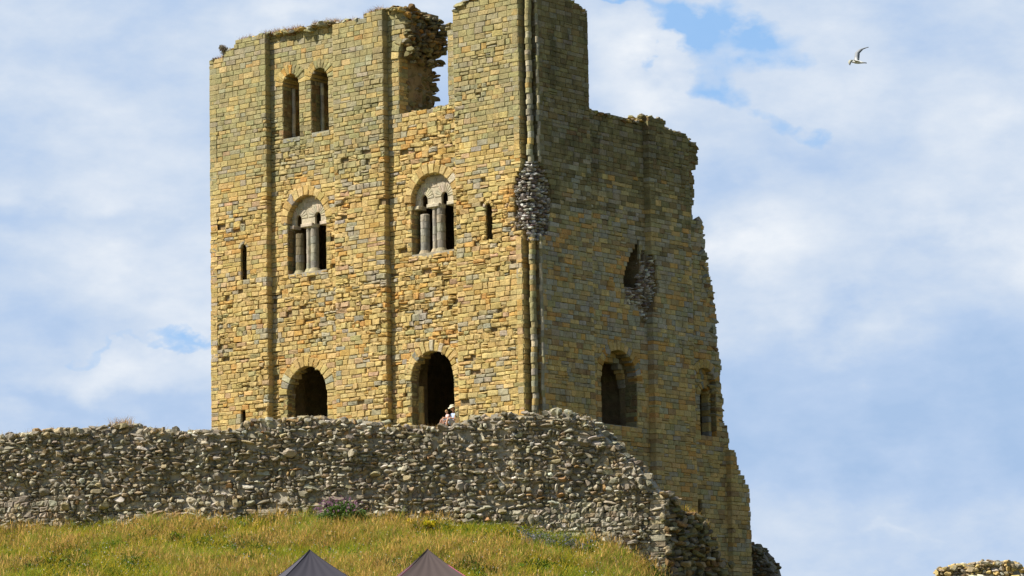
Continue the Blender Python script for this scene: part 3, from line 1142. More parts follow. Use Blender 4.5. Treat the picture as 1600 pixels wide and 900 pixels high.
def crown(fr, u0, u1, topf, depth, n, colf, h=0.0, hs=(.05, .11)):
    ax = np.array([fr.d, fr.n, ZZ])
    for _ in range(n):
        u = random.uniform(u0, u1)
        hh = h - depth * random.random() ** 1.6
        s_ = random.uniform(*hs)
        rstone(tp, fr.P(u, topf(u) + random.uniform(-.10, .03), hh), ax, random.uniform(.12, .26), random.uniform(.12, .22), s_, colf(), box_=.6)


cto = lambda: jit(pick([(OLIV, 3), (GREY, 2), (BUFF, 1), (BROW, 1)]), .2)
crown(FL, 7.2, 18.5, top_left, 2.3, 420, cto, h=-.12)
crown(FL, .7, 4.2, top_left, 3.8, 240, cto, h=-.05)
crown(FR, .7, 4.0, top_right, 3.8, 200, cto, h=-.05)
crown(FR, 4.3, 12.2, top_right, 2.2, 260, cto, h=-.35)
crown(FR, 8.4, 11.3, top_right, .5, 40, cto, h=-.1)
crown(FL, 4.8, 7.5, lambda u: 30.93, 2.3, 80, cto, h=REC - .2)
tp.build('wall_top', M_RUB, keep)

# toothed end of the right-hand wall, in depth
te = Acc()
ax = np.array([FR.d, FR.n, ZZ])
z = Z0
while z < 30.2:
    e = right_edge(z)
    for hh in np.arange(-.5, -T, -.42):
        stone_len = random.uniform(.25, .45)
        rstone(te, FR.P(e - .30 + random.uniform(-.12, .16), z + .12, hh), ax, stone_len, .23, .125, jit(pick([(GREY, 2), (OLIV, 2), (DOLI, 2), (BROW, 1)]), .2), box_=.45, rough=.06)
    z += .25
te.build('broken_wall_end', M_RUB, keep)

# ================================================================== CURTAIN WALL
cw_root = empty('curtain_wall', (-8, 127, 11.5), 'long grey rubble curtain wall of rounded stones below the keep, stepping down at its right end', 'rubble wall')
WA = R_(13)
WD = np.array([math.cos(WA), -math.sin(WA), 0])
FW = Frame(np.array([5.5, 127.0, 0]) - WD * 5.5, WD, np.array([-math.sin(WA), -math.cos(WA), 0]))


def on_wall(pts):
    """profile measured on the plane y = 127 carried over to the wall's own oblique plane"""
    out = []
    for x, z_ in pts:
        if x < 5.5:
            k = math.tan(WA)
            x2 = x * (127 + 5.5 * k) / 127 / (1 + x * k / 127)
            y2 = 127 + (5.5 - x2) * k
            out.append((5.5 + (x2 - 5.5) / math.cos(WA), 1.7 + (z_ - 1.7) * y2 / 127))
        else:
            out.append((5.5 + (x - 5.5) / math.cos(WA), z_))
    return out
w_top = lerp_prof(on_wall([(-40, 15.0), (-27, 15.05), (-19.07, 15.14), (-17.65, 15.25), (-15.99, 15.27), (-14.1, 15.42), (-13.95, 15.25), (-12.9, 15.17), (-11.24, 15.07), (-10.3, 15.1), (-10.1, 15.3), (-9.58, 15.47), (-7.92, 15.53), (-6.26, 15.45), (-5.31, 15.44),
                   (-5.1, 15.15), (-4.6, 15.11), (-3.89, 15.13), (-2.7, 15.08), (-1.75, 15.33), (-.8, 15.52), (.63, 15.5), (1.74, 15.6), (2.36, 15.42), (2.8, 15.25), (2.99, 15.0), (3.52, 14.44),
                   (3.92, 13.96), (4.45, 13.55), (4.84, 13.06), (5.0, 12.8), (5.5, 12.5), (6, 12.2)]))
g_base = lerp_prof(on_wall([(-40, 11.5), (-19.06, 11.65), (-15.4, 11.75), (-11.97, 11.92), (-7.24, 11.91), (-2.52, 11.7), (.32, 11.46), (2.2, 11.03), (3.61, 10.65), (4.54, 10.28), (5.47, 9.55), (6.5, 8.6), (9, 7.0), (14, 6), (40, 4)]))
ra = Acc()
rubble_face(ra, FW, -32, 5.45, lambda u: g_base(u) - .5, lambda u: w_top(u) + .02 + .1 * nz3(u * 1.6, 0, 5), prot=.11, relief=.17, size=(.09, .30), row=(.11, .23), fill=.93)
# a few large boulders standing out of the face
for _ in range(10):
    u = random.uniform(-23, 5.0)
    zc = random.uniform(g_base(u) + .3, w_top(u) - .2)
    rstone(ra, FW.P(u, zc, .08 + .36 * nz3(u * .55, zc * .55, 9)), np.array([FW.d, FW.n, ZZ]), random.uniform(.17, .27), .26, random.uniform(.13, .2), jit(pick([(R_GREY, 3), (R_BUFF, 2), (R_DARK, 2)]), .15), box_=.7, big=True)
for _ in range(420):                                  # loose stones along the top
    u = random.uniform(-32, 5.2)
    rstone(ra, FW.P(u, w_top(u) + random.uniform(-.08, .04), -random.uniform(0, 1.9)), np.array([FW.d, FW.n, ZZ]), random.uniform(.12, .3), random.uniform(.12, .25), random.uniform(.07, .15), rub_col(), box_=.65)
ra.build('rubble_stones', M_RUB, cw_root, smooth=False)
rb = Acc()
backing(rb, FW, -32, 5.4, lambda u: g_base(u) - 1.2, w_top, -.07, 2.2, relief=.17, col=(.42, .38, .30), du=.2)
rb.build('wall_core', M_RUB, cw_root)
# remaining squared facing at the foot
fc = Acc()
grc = lambda u, z: jit(pick([(R_GREY, 4), (R_DARK, 2.5), (R_PALE, .4), (R_BUFF, 2)]), .2)
facing(fc, FW, -32, -16.6, 11.2, 13.75, .10, [], grc, lambda u, z: 1.0, lambda u: 13.25 + .5 * nz3(u * .7, 1, 8), depth=.4, lens=(.2, .5))
facing(fc, FW, -7.5, 5.5, 8.6, 13.6, .07, [], grc, lambda u, z: 1.0, lambda u: g_base(u) + .18 + max(0, (u + 1.5)) * .25 + .25 * nz3(u * .9, 5, 8), depth=.4, lens=(.2, .46))
facing(fc, FW, -16.4, -7.5, 11.2, 12.6, .08, [], lambda u, z: jit(pick([(R_GREY, 3), (R_PALE, 1), (R_BUFF, 2), (R_ORAN, 1)]), .15), lambda u, z: .6, lambda u: g_base(u) + .22 + .2 * nz3(u * .9, 5, 8), depth=.4, lens=(.25, .6))
facing(fc, FW, 4.95, 5.52, 8.4, 12.5, .13, [], grc, lambda u, z: .35, depth=.5, lens=(.35, .6))
fc.build('squared_facing', M_RUB, cw_root)
# broken end returning towards the keep
E0 = np.array([5.45, 126.85, 0])
ed = np.array([.66, .75, 0]) / np.linalg.norm([.66, .75])
FE = Frame(E0, ed, np.array([ed[1], -ed[0], 0]))


def on_frame(fr, px, py, h=0.0):
    d = ray(px, py)
    t_ = ((fr.o + fr.n * h - CAM) @ fr.n) / (d @ fr.n)
    q_ = CAM + d * t_
    return float((q_ - fr.o) @ fr.d), float(q_[2])


e_top = lerp_prof([(-.1, 12.55)] + [on_frame(FE, x, y) for x, y in ((1047, 770), (1060, 782), (1073, 797), (1097, 807), (1110, 820), (1114, 833), (1121, 853), (1137, 883), (1141, 902), (1160, 960))])
en = Acc()
rubble_face(en, FE, 0, 5.4, lambda u: 6.5, lambda u: e_top(u) + .1 * nz3(u * 2, 3, 1), prot=.2, relief=.25, size=(.14, .38), row=(.14, .26),
            colf=lambda: jit(pick([(R_DARK, 3), (BROW, 2), (DOLI, 4), (R_BUFF, .4), (R_GREY, .5)]), .25))  # darker stones than the front: shade of this end put into the colour
for _ in range(60):
    u = random.uniform(0, 4.9)
    rstone(en, FE.P(u, e_top(u) - .03, -random.uniform(0, 1.0)), np.array([FE.d, FE.n, ZZ]), random.uniform(.15, .3), .2, random.uniform(.08, .15), jit(pick([(R_DARK, 3), (R_BUFF, 2), (BROW, 1)])), box_=.65)
en.build('broken_wall_end', M_RUB, cw_root)
eb = Acc()
backing(eb, FE, 0, 5.4, lambda u: 6.0, e_top, -.12, 1.6, relief=.22, col=(.26, .23, .18), du=.25, taper=.3)
eb.build('wall_core', M_RUB, cw_root)


# ================================================================== smaller ruins at the right
def blob_ruin(name, label, cx, cy, zb, prof, thick, n, colf, taperh=0.0, size=(.12, .26)):
    root = empty(name, (cx, cy, zb), label, 'ruined wall')
    fr = Frame(np.array([cx, cy, 0]), np.array([math.cos(.35), -math.sin(.35), 0]), np.array([-math.sin(.35), -math.cos(.35), 0]))
    a = Acc()
    u0, u1 = prof[0][0], prof[-1][0]
    tf = lerp_prof(prof)
    rubble_face(a, fr, u0, u1, lambda u: zb, tf, size=size, prot=.1, relief=.12, colf=colf, row=(.1, .2))
    for _ in range(n):
        u = random.uniform(u0, u1)
        rstone(a, fr.P(u, tf(u) - .04 + random.uniform(-.05, .04), -random.uniform(0, thick)), np.array([fr.d, fr.n, ZZ]), random.uniform(.1, .24), .18, random.uniform(.06, .12), colf(), box_=.65)
    a.build('rubble_stones', M_RUB, root)
    b = Acc()
    backing(b, fr, u0, u1, lambda u: zb - .3, tf, -.08, thick, relief=.12, col=(.28, .25, .2), du=.15)
    b.build('wall_core', M_RUB, root)
    return root


def wpt(px, py, D):
    d = ray(px, py)
    return CAM + d * (D / d[1])


def prof_px(pts, D):
    return [(float(wpt(x, y, D)[0]), float(wpt(x, y, D)[2])) for x, y in pts]


rc2 = lambda: jit(pick([(SAND, 3), (R_BUFF, 3), (R_PALE, 1), (R_GREY, 1)]), .18)
pr1 = prof_px([(1461, 905), (1463, 890), (1480, 888), (1500, 882), (1520, 880), (1550, 879), (1575, 880), (1586, 886), (1588, 905)], 124)
c1 = pr1[0][0]
blob_ruin('ruined_wall', 'low tan rubble wall stub poking up at the bottom right corner of the view', c1, 124, 4.8, [(u - c1, z) for u, z in pr1], 1.2, 90, rc2)
pr2 = prof_px([(1587, 905), (1590, 892), (1600, 888), (1620, 884), (1650, 880)], 129)
c1 = pr2[0][0]
blob_ruin('ruined_wall', 'sliver of grey rubble wall cut off by the right frame edge beside the low tan stub', c1, 129, 5.0, [(u - c1, z) for u, z in pr2], 1.2, 60, rc2)
pr3 = prof_px([(1150, 846), (1168, 848), (1176, 853), (1188, 860), (1196, 870), (1201, 880), (1206, 890), (1210, 905), (1216, 930)], 158)
c1 = pr3[0][0]
r3 = blob_ruin('ruined_wall', 'dark rounded lump of ruined masonry tight behind the foot of the keep on its right', c1, 158, 7.0, [(u - c1, z) for u, z in pr3], 1.6, 70,
               lambda: jit(pick([(R_DARK, 3), (BROW, 2), (DOLI, 2), (R_GREY, 1)]), .2))


# ================================================================== GROUND
def sstep(a, b, x):
    t = min(1, max(0, (x - a) / (b - a)))
    return t * t * (3 - 2 * t)


def ground_z(x, y):
    q_ = np.array([x, y, 0]) - FW.o
    u, dist = float(q_ @ FW.d), float(q_ @ FW.n)
    if dist >= -.6:
        b = g_base(u)
        z1 = b - .25 - .33 * dist - .024 * max(0, dist - 6)
        flat = 5.05 if y > 90 else 5.05 * sstep(20, 90, y)
        z1 = max(z1, flat)
        return z1 + .16 * nz3(x * .35, y * .35, 0) * sstep(90, 118, y) + .05 * nz3(x * 1.3, y * 1.3, 4)
    t = 1 - sstep(1.2, 6.0, x)
    back = 7.0 + 7.6 * t
    if y > 170:
        back = back * (1 - sstep(170, 260, y)) + 5.0 * sstep(170, 260, y)
    lim = g_base(u)
    if dist > -2.3:
        back = min(back, lim + (back - lim) * sstep(.6, 2.3, -dist))
    return back + .1 * nz3(x * .4, y * .4, 3)


xs = np.concatenate([np.linspace(-1500, -60, 14), np.linspace(-50, -29, 12), np.arange(-28, 16, .5), np.linspace(17, 60, 22), np.linspace(80, 1500, 14)])
ys = np.concatenate([np.linspace(-200, 60, 12), np.linspace(66, 106, 20), np.arange(107, 138, .5), np.linspace(139, 175, 19), np.linspace(185, 300, 8), np.linspace(400, 2500, 8)])
ga = Acc()
V = np.array([[(x, y, ground_z(x, y)) for x in xs] for y in ys])
nx, ny = len(xs), len(ys)
V = V.reshape(-1, 3)
idx = np.arange(nx * ny).reshape(ny, nx)
Fq = np.stack([idx[:-1, :-1], idx[:-1, 1:], idx[1:, 1:], idx[1:, :-1]], -1).reshape(-1, 4)
ga.add(V, Fq, None, (.12, .12, .04))
mg, Tg, bg_, _o = new_mat('grassy_ground')
g = Tg.n('ShaderNodeTexCoord').outputs['Object']
gc = Tg.ramp(Tg.noise(g, .8, 6, .65), [(0.3, (.055, .075, .015)), (0.5, (.13, .12, .035)), (0.7, (.20, .15, .06))])
mg.node_tree.links.new(gc, bg_.inputs['Base Color'])
tag(ga.build('ground', mg), kind='structure', label='grassy castle mound and bank')

# ================================================================== GRASS on the bank
GREEN = np.array([.26, .35, .025])
DGREEN = np.array([.075, .15, .016])
YEL = np.array([.72, .58, .06])
STRAW = np.array([.78, .52, .16])
PINKS = np.array([.42, .27, .13])


def blades(acc, P, H, Wd, lean, colr, colt, segs=2):
    """P (n,3) roots; vectorised tapering blades, bending over"""
    n = len(P)
    ang = rng.uniform(0, 2 * math.pi, n)
    side = np.stack([np.cos(ang), np.sin(ang), np.zeros(n)], 1)
    la = rng.uniform(0, 2 * math.pi, n)
    ld = np.stack([np.cos(la), np.sin(la), np.zeros(n)], 1) * lean[:, None]
    rows = []
    cols = []
    for k in range(segs + 1):
        t = k / segs
        wdt = Wd * (1 - t * .85) * .5
        c = P + ld * (t * t)[..., None] * H[:, None] if False else P + ld * (t * t) * H[:, None]
        c = c + np.array([0, 0, 1]) * (H * t * (1 - .25 * t * lean))[:, None]
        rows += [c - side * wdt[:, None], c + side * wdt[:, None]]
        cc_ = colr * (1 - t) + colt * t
        cols += [cc_, cc_]
    V = np.stack(rows, 1).reshape(-1, 3)
    Cc = np.stack(cols, 1).reshape(-1, 3)
    k = 2 * (segs + 1)
    base = (np.arange(n) * k)[:, None]
    Fs = []
    for s in range(segs):
        Fs.append(base + np.array([2 * s, 2 * s + 1, 2 * s + 3, 2 * s + 2]))
    acc.add(V, np.concatenate(Fs), None, Cc)


gr = Acc()
NG = 175000
gu = rng.uniform(-27.0, 7.2, NG)
gd = rng.uniform(.02, 9.8, NG)
_g = FW.P(gu, np.zeros(NG), gd)
X, Y = _g[:, 0], _g[:, 1]
Pz = np.empty(NG)
t1 = np.empty(NG)
t2 = np.empty(NG)
for i in range(NG):
    Pz[i] = ground_z(X[i], Y[i])
    t1[i] = nz3(X[i] * .33, Y[i] * .42, 17) + .5 * nz3(X[i] * 1.2, Y[i] * 1.2, 5)
    t2[i] = nz3(X[i] * .45 + 9, Y[i] * .5, 31) + .6 * nz3(X[i] * 2.2, Y[i] * 2.2, 8)
P = np.stack([X, Y, Pz - .02], 1)
# straw in broad drifts, green patches between
s = np.clip(.5 + 2.5 * t1 + .35 * np.exp(-((X + 7.0) / 3.2) ** 2) - .30 * np.exp(-((X + 14.5) / 2.2) ** 2), 0, 1)
gq = np.clip(.55 + 1.5 * t2, 0, 1)
pick_ = rng.uniform(0, 1, NG)
col = np.where((pick_ < s * .58)[:, None], STRAW, np.where((pick_ < .48 + .25 * s)[:, None], YEL, GREEN))
col = np.where(((gq > .82) & (pick_ > .45))[:, None], DGREEN, col)
lush = (gq < .35) & (pick_ > .25)
col = np.where(lush[:, None], np.array([.34, .44, .045]), col)
col = np.where((rng.uniform(0, 1, NG) < .03 + .12 * s)[:, None], PINKS, col)
col = col * rng.uniform(.75, 1.25, (NG, 1))
clump = np.array([.8 + 1.1 * max(0, nz3(X[i] * 1.7, Y[i] * 1.7, 44) + .15) for i in range(NG)])
H = rng.uniform(.14, .40, NG) * clump * (1.15 + .5 * s) * np.where(gq > .8, .8, 1)
Wd = rng.uniform(.010, .026, NG) * np.where(gq > .8, 1.7, 1)
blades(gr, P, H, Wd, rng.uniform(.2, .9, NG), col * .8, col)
# seed heads on tall stems
k = rng.choice(NG, 9000, replace=False)
k = k[s[k] > .35]
Hs = rng.uniform(.4, .68, len(k))
cs = np.tile(STRAW * .95, (len(k), 1)) * rng.uniform(.7, 1.2, (len(k), 1))
blades(gr, P[k], Hs, np.full(len(k), .012), rng.uniform(.1, .5, len(k)), cs * .7, cs)
blades(gr, P[k] + np.array([0, 0, 1]) * (Hs * .72)[:, None] , Hs * .3, np.full(len(k), .04), rng.uniform(.1, .4, len(k)), cs, cs * 1.1)
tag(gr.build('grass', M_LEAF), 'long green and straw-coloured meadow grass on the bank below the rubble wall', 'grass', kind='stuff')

# broad-leaved weeds and tiny flowers mixed through the grass
wf = Acc()


def leafcloud(acc, centre, rad, n, size, cols, squash=.8, up=.2):
    c = np.asarray(centre, float)
    d = rng.normal(0, 1, (n, 3))
    d /= np.linalg.norm(d, axis=1)[:, None]
    r = rng.uniform(.35, 1, n) ** .6
    Pn = c + d * r[:, None] * np.asarray(rad)
    a = rng.normal(0, 1, (n, 3))
    a[:, 2] *= squash
    a /= np.linalg.norm(a, axis=1)[:, None]
    b = np.cross(a, rng.normal(0, 1, (n, 3)))
    b /= np.linalg.norm(b, axis=1)[:, None]
    sz = rng.uniform(.6, 1.3, n)[:, None] * size
    V = np.stack([Pn - a * sz, Pn + b * sz * .45, Pn + a * sz, Pn - b * sz * .45], 1).reshape(-1, 3)
    ci = rng.integers(0, len(cols), n)
    cc_ = np.array(cols)[ci] * rng.uniform(.7, 1.3, (n, 1))
    acc.add(V, np.arange(n * 4).reshape(-1, 4), None, np.repeat(cc_, 4, 0))


for _ in range(420):
    x, y, _ = FW.P(rng.uniform(-22, 6.5), 0, rng.uniform(.2, 9.0))
    if nz3(x * .45 + 9, y * .5, 31) < -.05 and random.random() < .8:
        continue
    z = ground_z(x, y)
    leafcloud(wf, (x, y, z + .14), (.28, .28, .16), 40, .06, [DGREEN, GREEN, DGREEN * 1.3, (.12, .17, .06)])
for _ in range(2600):
    x, y, _ = FW.P(rng.uniform(-22, 6.5), 0, rng.uniform(.2, 9.0))
    z = ground_z(x, y) + rng.uniform(.2, .42)
    c = [(.75, .74, .66), (.7, .58, .05), (.62, .55, .3), (.45, .40, .55)][rng.choice(4, p=[.45, .22, .23, .10])]
    leafcloud(wf, (x, y, z), (.02, .02, .02), 3, .026, [c])
for px in ((655, 840), (700, 850), (740, 833), (840, 833), (870, 840), (830, 850), (905, 832), (880, 835)):   # bluish thistles near the wall foot
    p_ = wpt(px[0], px[1], 126.8)
    for _ in range(5):
        x, y = p_[0] + rng.uniform(-.5, .5), p_[1] + rng.uniform(-.6, .6)
        if px[0] > 800:
            leafcloud(wf, (x, y, ground_z(x, y) + .22), (.3, .3, .2), 70, .05, [(.22, .24, .22), (.28, .27, .32), (.1, .16, .06)])
tag(wf.build('wild_flowers', M_LEAF), 'low weeds and tiny white, yellow and mauve flowers scattered through the grass', 'wild flowers', kind='stuff')

# dry tufts along the wall tops
dg = Acc()


def tufts(fr, u0, u1, topf, depth, n, h=(.12, .35), cols=(STRAW, PINKS), h0=0.0):
    u = rng.uniform(u0, u1, n)
    m_ = np.array([nz3(a * 1.3, 0, 21) for a in u]) > -.05
    u = u[m_]
    hh = h0 - rng.uniform(0, depth, len(u))
    z = np.array([topf(a) for a in u]) - .02
    P_ = fr.P(u, z, hh)
    c = np.array(cols)[rng.integers(0, len(cols), len(u))] * rng.uniform(.7, 1.2, (len(u), 1))
    blades(dg, P_, rng.uniform(*h, len(u)), rng.uniform(.012, .022, len(u)), rng.uniform(.2, .9, len(u)), c * .8, c)


RED = np.array([.34, .16, .10])
tufts(FL, 8.3, 18.4, top_left, .9, 5200, (.10, .30), (STRAW, RED, PINKS, RED), -.02)
tufts(FL, .7, 4.1, top_left, 1.2, 1800, (.08, .24), (STRAW, RED, YEL), -.02)
tufts(FR, 4.3, 12, top_right, 1.5, 700, (.08, .28), (STRAW, YEL), -.5)
tufts(FW, -23, 5.3, w_top, 1.6, 1900, (.08, .28), (STRAW, PINKS), -.1)
tufts(FE, 1.0, 3.6, e_top, .9, 900, (.1, .35), (STRAW, PINKS, YEL), 0)
tufts(FW, -16.4, -15.4, w_top, .5, 300, (.2, .5), (STRAW, PINKS), -.2)
tag(dg.build('dry_grass', M_LEAF), 'tufts of dry reddish grass growing on the broken tops of the walls', 'grass', kind='stuff')


# ================================================================== plants
def shrub(name, label, base, rad, n, size, cols, cat='shrub', flowers=None, group=None, stems=14):
    root = empty(name, tuple(base), label, cat, group)
    a = Acc()
    bx = np.asarray(base, float)
    cen = bx + np.array([0, 0, rad[2] * .95])
    for _ in range(9):
        o_ = rng.uniform(-.55, .55, 3) * np.asarray(rad)
        leafcloud(a, cen + o_, np.asarray(rad) * rng.uniform(.4, .6), n // 9, size, cols)
    a.build('foliage', M_LEAF, root)
    st = Acc()
    for _ in range(stems):
        e = cen + rng.uniform(-.8, .8, 3) * np.asarray(rad)
        b_ = bx + rng.uniform(-.15, .15, 3) * np.array([rad[0], rad[1], 0])
        w_ = .012
        V = np.array([b_ + (-w_, 0, 0), b_ + (w_, 0, 0), b_ + (0, w_, 0), e + (-w_ * .5, 0, 0), e + (w_ * .5, 0, 0), e + (0, w_ * .5, 0)])
        st.add(V, [(0, 1, 4, 3), (1, 2, 5, 4), (2, 0, 3, 5)], None, (.12, .09, .05))
    st.build('stem', M_LEAF, root)
    if flowers:
        f = Acc()
        for _ in range(flowers[0]):
            d = rng.normal(0, 1, 3)
            d /= np.linalg.norm(d)
            d[2] = abs(d[2])
            leafcloud(f, cen + d * np.asarray(rad) * (rng.uniform(.3, .8) if cat == 'wildflower' else rng.uniform(.8, 1.12)), (.035, .035, .05), 9, .03, flowers[1])
        f.build('flowers', M_LEAF, root)
    return root


def at_foot(px, py, dist):
    d = ray(px, py)
    t_ = ((FW.o + FW.n * dist - CAM) @ FW.n) / (d @ FW.n)
    return CAM + d * t_


b = at_foot(532, 820, .7)
shrub('flowering_shrub', 'leafy green bush with mauve flowers at the foot of the rubble wall', (b[0], b[1], ground_z(b[0], b[1])), (.92, .5, .56), 3600, .065,
      [DGREEN * 1.3, (.15, .25, .08), (.21, .29, .12)], flowers=(110, [(.42, .20, .34), (.36, .22, .34), (.5, .3, .4)]))
for px, py, lab, rr in ((667, 818, 'larger yellow-flowered ragwort, the one closest to the rubble wall', .16), (640, 822, 'small yellow-flowered ragwort left of the larger one', .12), (677, 838, 'small yellow-flowered ragwort below the other two', .09)):
    b = at_foot(px, py, 1.0)
    zz = ground_z(b[0], b[1])
    shrub('ragwort', lab, (b[0], b[1], zz), (rr * 1.3, rr * 1.3, .26), 90, .04, [DGREEN, GREEN], cat='wildflower', flowers=(60, [(.85, .66, .02), (.8, .72, .05)]), group='ragwort plants in the bank grass', stems=6)
b = FL.P(17.75, 35.0, -.12)
shrub('parapet_shrub', 'small twiggy grey-brown bush on the top left corner of the keep', b, (.30, .3, .25), 800, .04, [(.30, .25, .19), (.34, .24, .19), (.20, .20, .11)], stems=30)
b = FL.P(18.35, 34.75, -.1)
shrub('parapet_shrub', 'tiny dark clump at the extreme left end of the keep parapet', b, (.16, .2, .12), 160, .04, [(.14, .12, .07), (.2, .13, .09)], stems=6)

# ================================================================== tents
def tent(loc, rot, label, colr, trim):
    root = empty('gazebo_tent', loc, label, 'gazebo tent', 'pointed gazebo tents in front of the bank')
    a = 1.5
    hgt = 1.27
    fr = Matrix.Rotation(rot, 4, 'Z')

    def T3(p):
        q = fr @ Vector(p)
        return np.array([q.x + loc[0], q.y + loc[1], q.z + loc[2]])
    cn = Acc()
    n = 22
    m_ = 24
    for s_ in range(4):
        g_ = Matrix.Rotation(s_ * math.pi / 2, 4, 'Z')
        V = []
        for i in range(n + 1):
            t = i / n
            # concave pull-up near the peak, sagging panels between the hips
            z = 1.9 + hgt * (1 - (t ** .93)) - .02 * math.sin(math.pi * t)
            for j in range(m_ + 1):
                v = -1 + 2 * j / m_
                sag = (1 - v * v) * .055 * math.sin(math.pi * min(1, t * 1.0)) + .010 * math.sin(v * 16 + t * 3) * max(0, 1 - t) * t * 3
                p = g_ @ Vector((v * a * t, -a * t, z - sag))
                V.append(T3(p))
        Fq = [(i * (m_ + 1) + j, i * (m_ + 1) + j + 1, (i + 1) * (m_ + 1) + j + 1, (i + 1) * (m_ + 1) + j) for i in range(n) for j in range(m_)]
        cn.add(np.array(V), Fq, None, colr)
        # valance
        V = [T3(g_ @ Vector((-a, -a, 1.9))), T3(g_ @ Vector((a, -a, 1.9))), T3(g_ @ Vector((a, -a - .01, 1.65))), T3(g_ @ Vector((-a, -a - .01, 1.65)))]
        cn.add(np.array(V), [(0, 1, 2, 3)], None, colr)
    co_ = cn.build('canopy', M_TENT, root, smooth=True)
    for s_ in range(4):
        g_ = Matrix.Rotation(s_ * math.pi / 2, 4, 'Z')
        l = Acc()
        c = T3(g_ @ Vector((a - .04, a - .04, 0)))
        V = np.array([c + np.array([x, y, z]) for z in (-.1, 1.9) for x, y in ((-.02, -.02), (.02, -.02), (.02, .02), (-.02, .02))])
        l.add(V, [(0, 1, 5, 4), (1, 2, 6, 5), (2, 3, 7, 6), (3, 0, 4, 7)], None, (.5, .5, .52))
        l.build('leg', M_METAL, root)
        # piping on each hip
        h = Acc()
        pts = []
        for i in range(n + 1):
            t = i / n
            z = 1.9 + hgt * (1 - (t ** .93)) - .02 * math.sin(math.pi * t)
            pts.append(T3(g_ @ Vector((a * t, -a * t, z + .006))))
        r_ = .014
        V = []
        for q_ in pts:
            V += [q_ + (r_, 0, 0), q_ + (0, 0, r_), q_ + (-r_, 0, 0), q_ + (0, 0, -r_)]
        Fq = [(i * 4 + k_, i * 4 + (k_ + 1) % 4, i * 4 + 4 + (k_ + 1) % 4, i * 4 + 4 + k_) for i in range(n) for k_ in range(4)]
        cv = np.array([(trim if (i > n * .36 and trim) else tuple(v * .5 for v in colr)) for i in range(n + 1) for _ in range(4)])
        h.add(np.array(V), Fq, None, cv)
        h.build('hip_piping', M_TENT, co_)
    # finial under the cap
    return root


M_TENT, Tt, bt, ot = new_mat('tent_fabric')
att = Tt.n('ShaderNodeAttribute', attribute_name='col')
M_TENT.node_tree.links.new(att.outputs['Color'], bt.inputs['Base Color'])
bt.inputs['Roughness'].default_value = .6
trn = Tt.n('ShaderNodeBsdfTranslucent')
M_TENT.node_tree.links.new(att.outputs['Color'], trn.inputs[0])
mx = Tt.n('ShaderNodeMixShader')
mx.inputs[0].default_value = .25
M_TENT.node_tree.links.new(bt.outputs[0], mx.inputs[1])
M_TENT.node_tree.links.new(trn.outputs[0], mx.inputs[2])
M_TENT.node_tree.links.new(mx.outputs[0], ot.inputs[0])
M_METAL = flat_mat('painted_metal', (.45, .45, .47), .5)

p1_, p2_ = wpt(484, 861, 95), wpt(668, 860, 95)
tent((p1_[0], 95, p1_[2] - 3.14), R_(16), 'slate blue-grey pointed gazebo roof, the left of the two at the bottom edge', (.105, .10, .125), None)
tent((p2_[0], 95, p2_[2] - 3.14), R_(9), 'brownish grey pointed gazebo roof with pink edging, the right of the two', (.16, .125, .12), (.6, .12, .25))


# ================================================================== people
def skin_mesh(name, chains, mat, parent, subdiv=2, root0=0):
    """chains: list of [(point, radius), ...]; chains that start on an existing point join it"""
    verts, radii, edges = [], [], []

    def idx_of(p):
        for i, v in enumerate(verts):
            if (Vector(v) - Vector(p)).length < 1e-5:
                return i
        return None
    for ch in chains:
        prev = None
        for p_, r_ in ch:
            i = idx_of(p_)
            if i is None:
                verts.append(tuple(p_))
                radii.append(r_)
                i = len(verts) - 1
            if prev is not None:
                edges.append((prev, i))
            prev = i
    me = bpy.data.meshes.new(name)
    me.from_pydata(verts, edges, [])
    o = bpy.data.objects.new(name, me)
    COL.objects.link(o)
    sm = o.modifiers.new('skin', 'SKIN')
    sm.use_smooth_shade = True
    sv = me.skin_vertices[0].data if me.skin_vertices else None
    if sv is None:
        bpy.context.view_layer.objects.active = o
        o.select_set(True)
        bpy.ops.mesh.customdata_skin_add()
        sv = me.skin_vertices[0].data
    for i, r_ in enumerate(radii):
        sv[i].radius = (r_, r_)
        sv[i].use_root = (i == root0)
    sub = o.modifiers.new('sub', 'SUBSURF')
    sub.levels = subdiv
    sub.render_levels = subdiv
    me.materials.append(mat)
    if parent is not None:
        o.parent = parent
    return o


M_SKIN = flat_mat('skin', (.62, .36, .25), .6, .06)
M_HAT = flat_mat('straw_hat', (.72, .68, .52), .8, .1)
M_SHIRT = flat_mat('light_blue_cotton', (.50, .62, .85), .85, .1)
M_DRESS = flat_mat('pale_blue_dress', (.55, .72, .95), .85, .12)
M_PINK = flat_mat('pink_cotton', (.85, .60, .64), .85, .1)
M_TROU = flat_mat('pale_trousers', (.45, .50, .62), .85, .1)
M_HAIRC = flat_mat('fair_hair', (.50, .30, .14), .7, .2)
M_HAIRA = flat_mat('brown_hair', (.10, .06, .03), .7, .2)
M_EYE = flat_mat('eye', (.03, .02, .02), .3, .1)


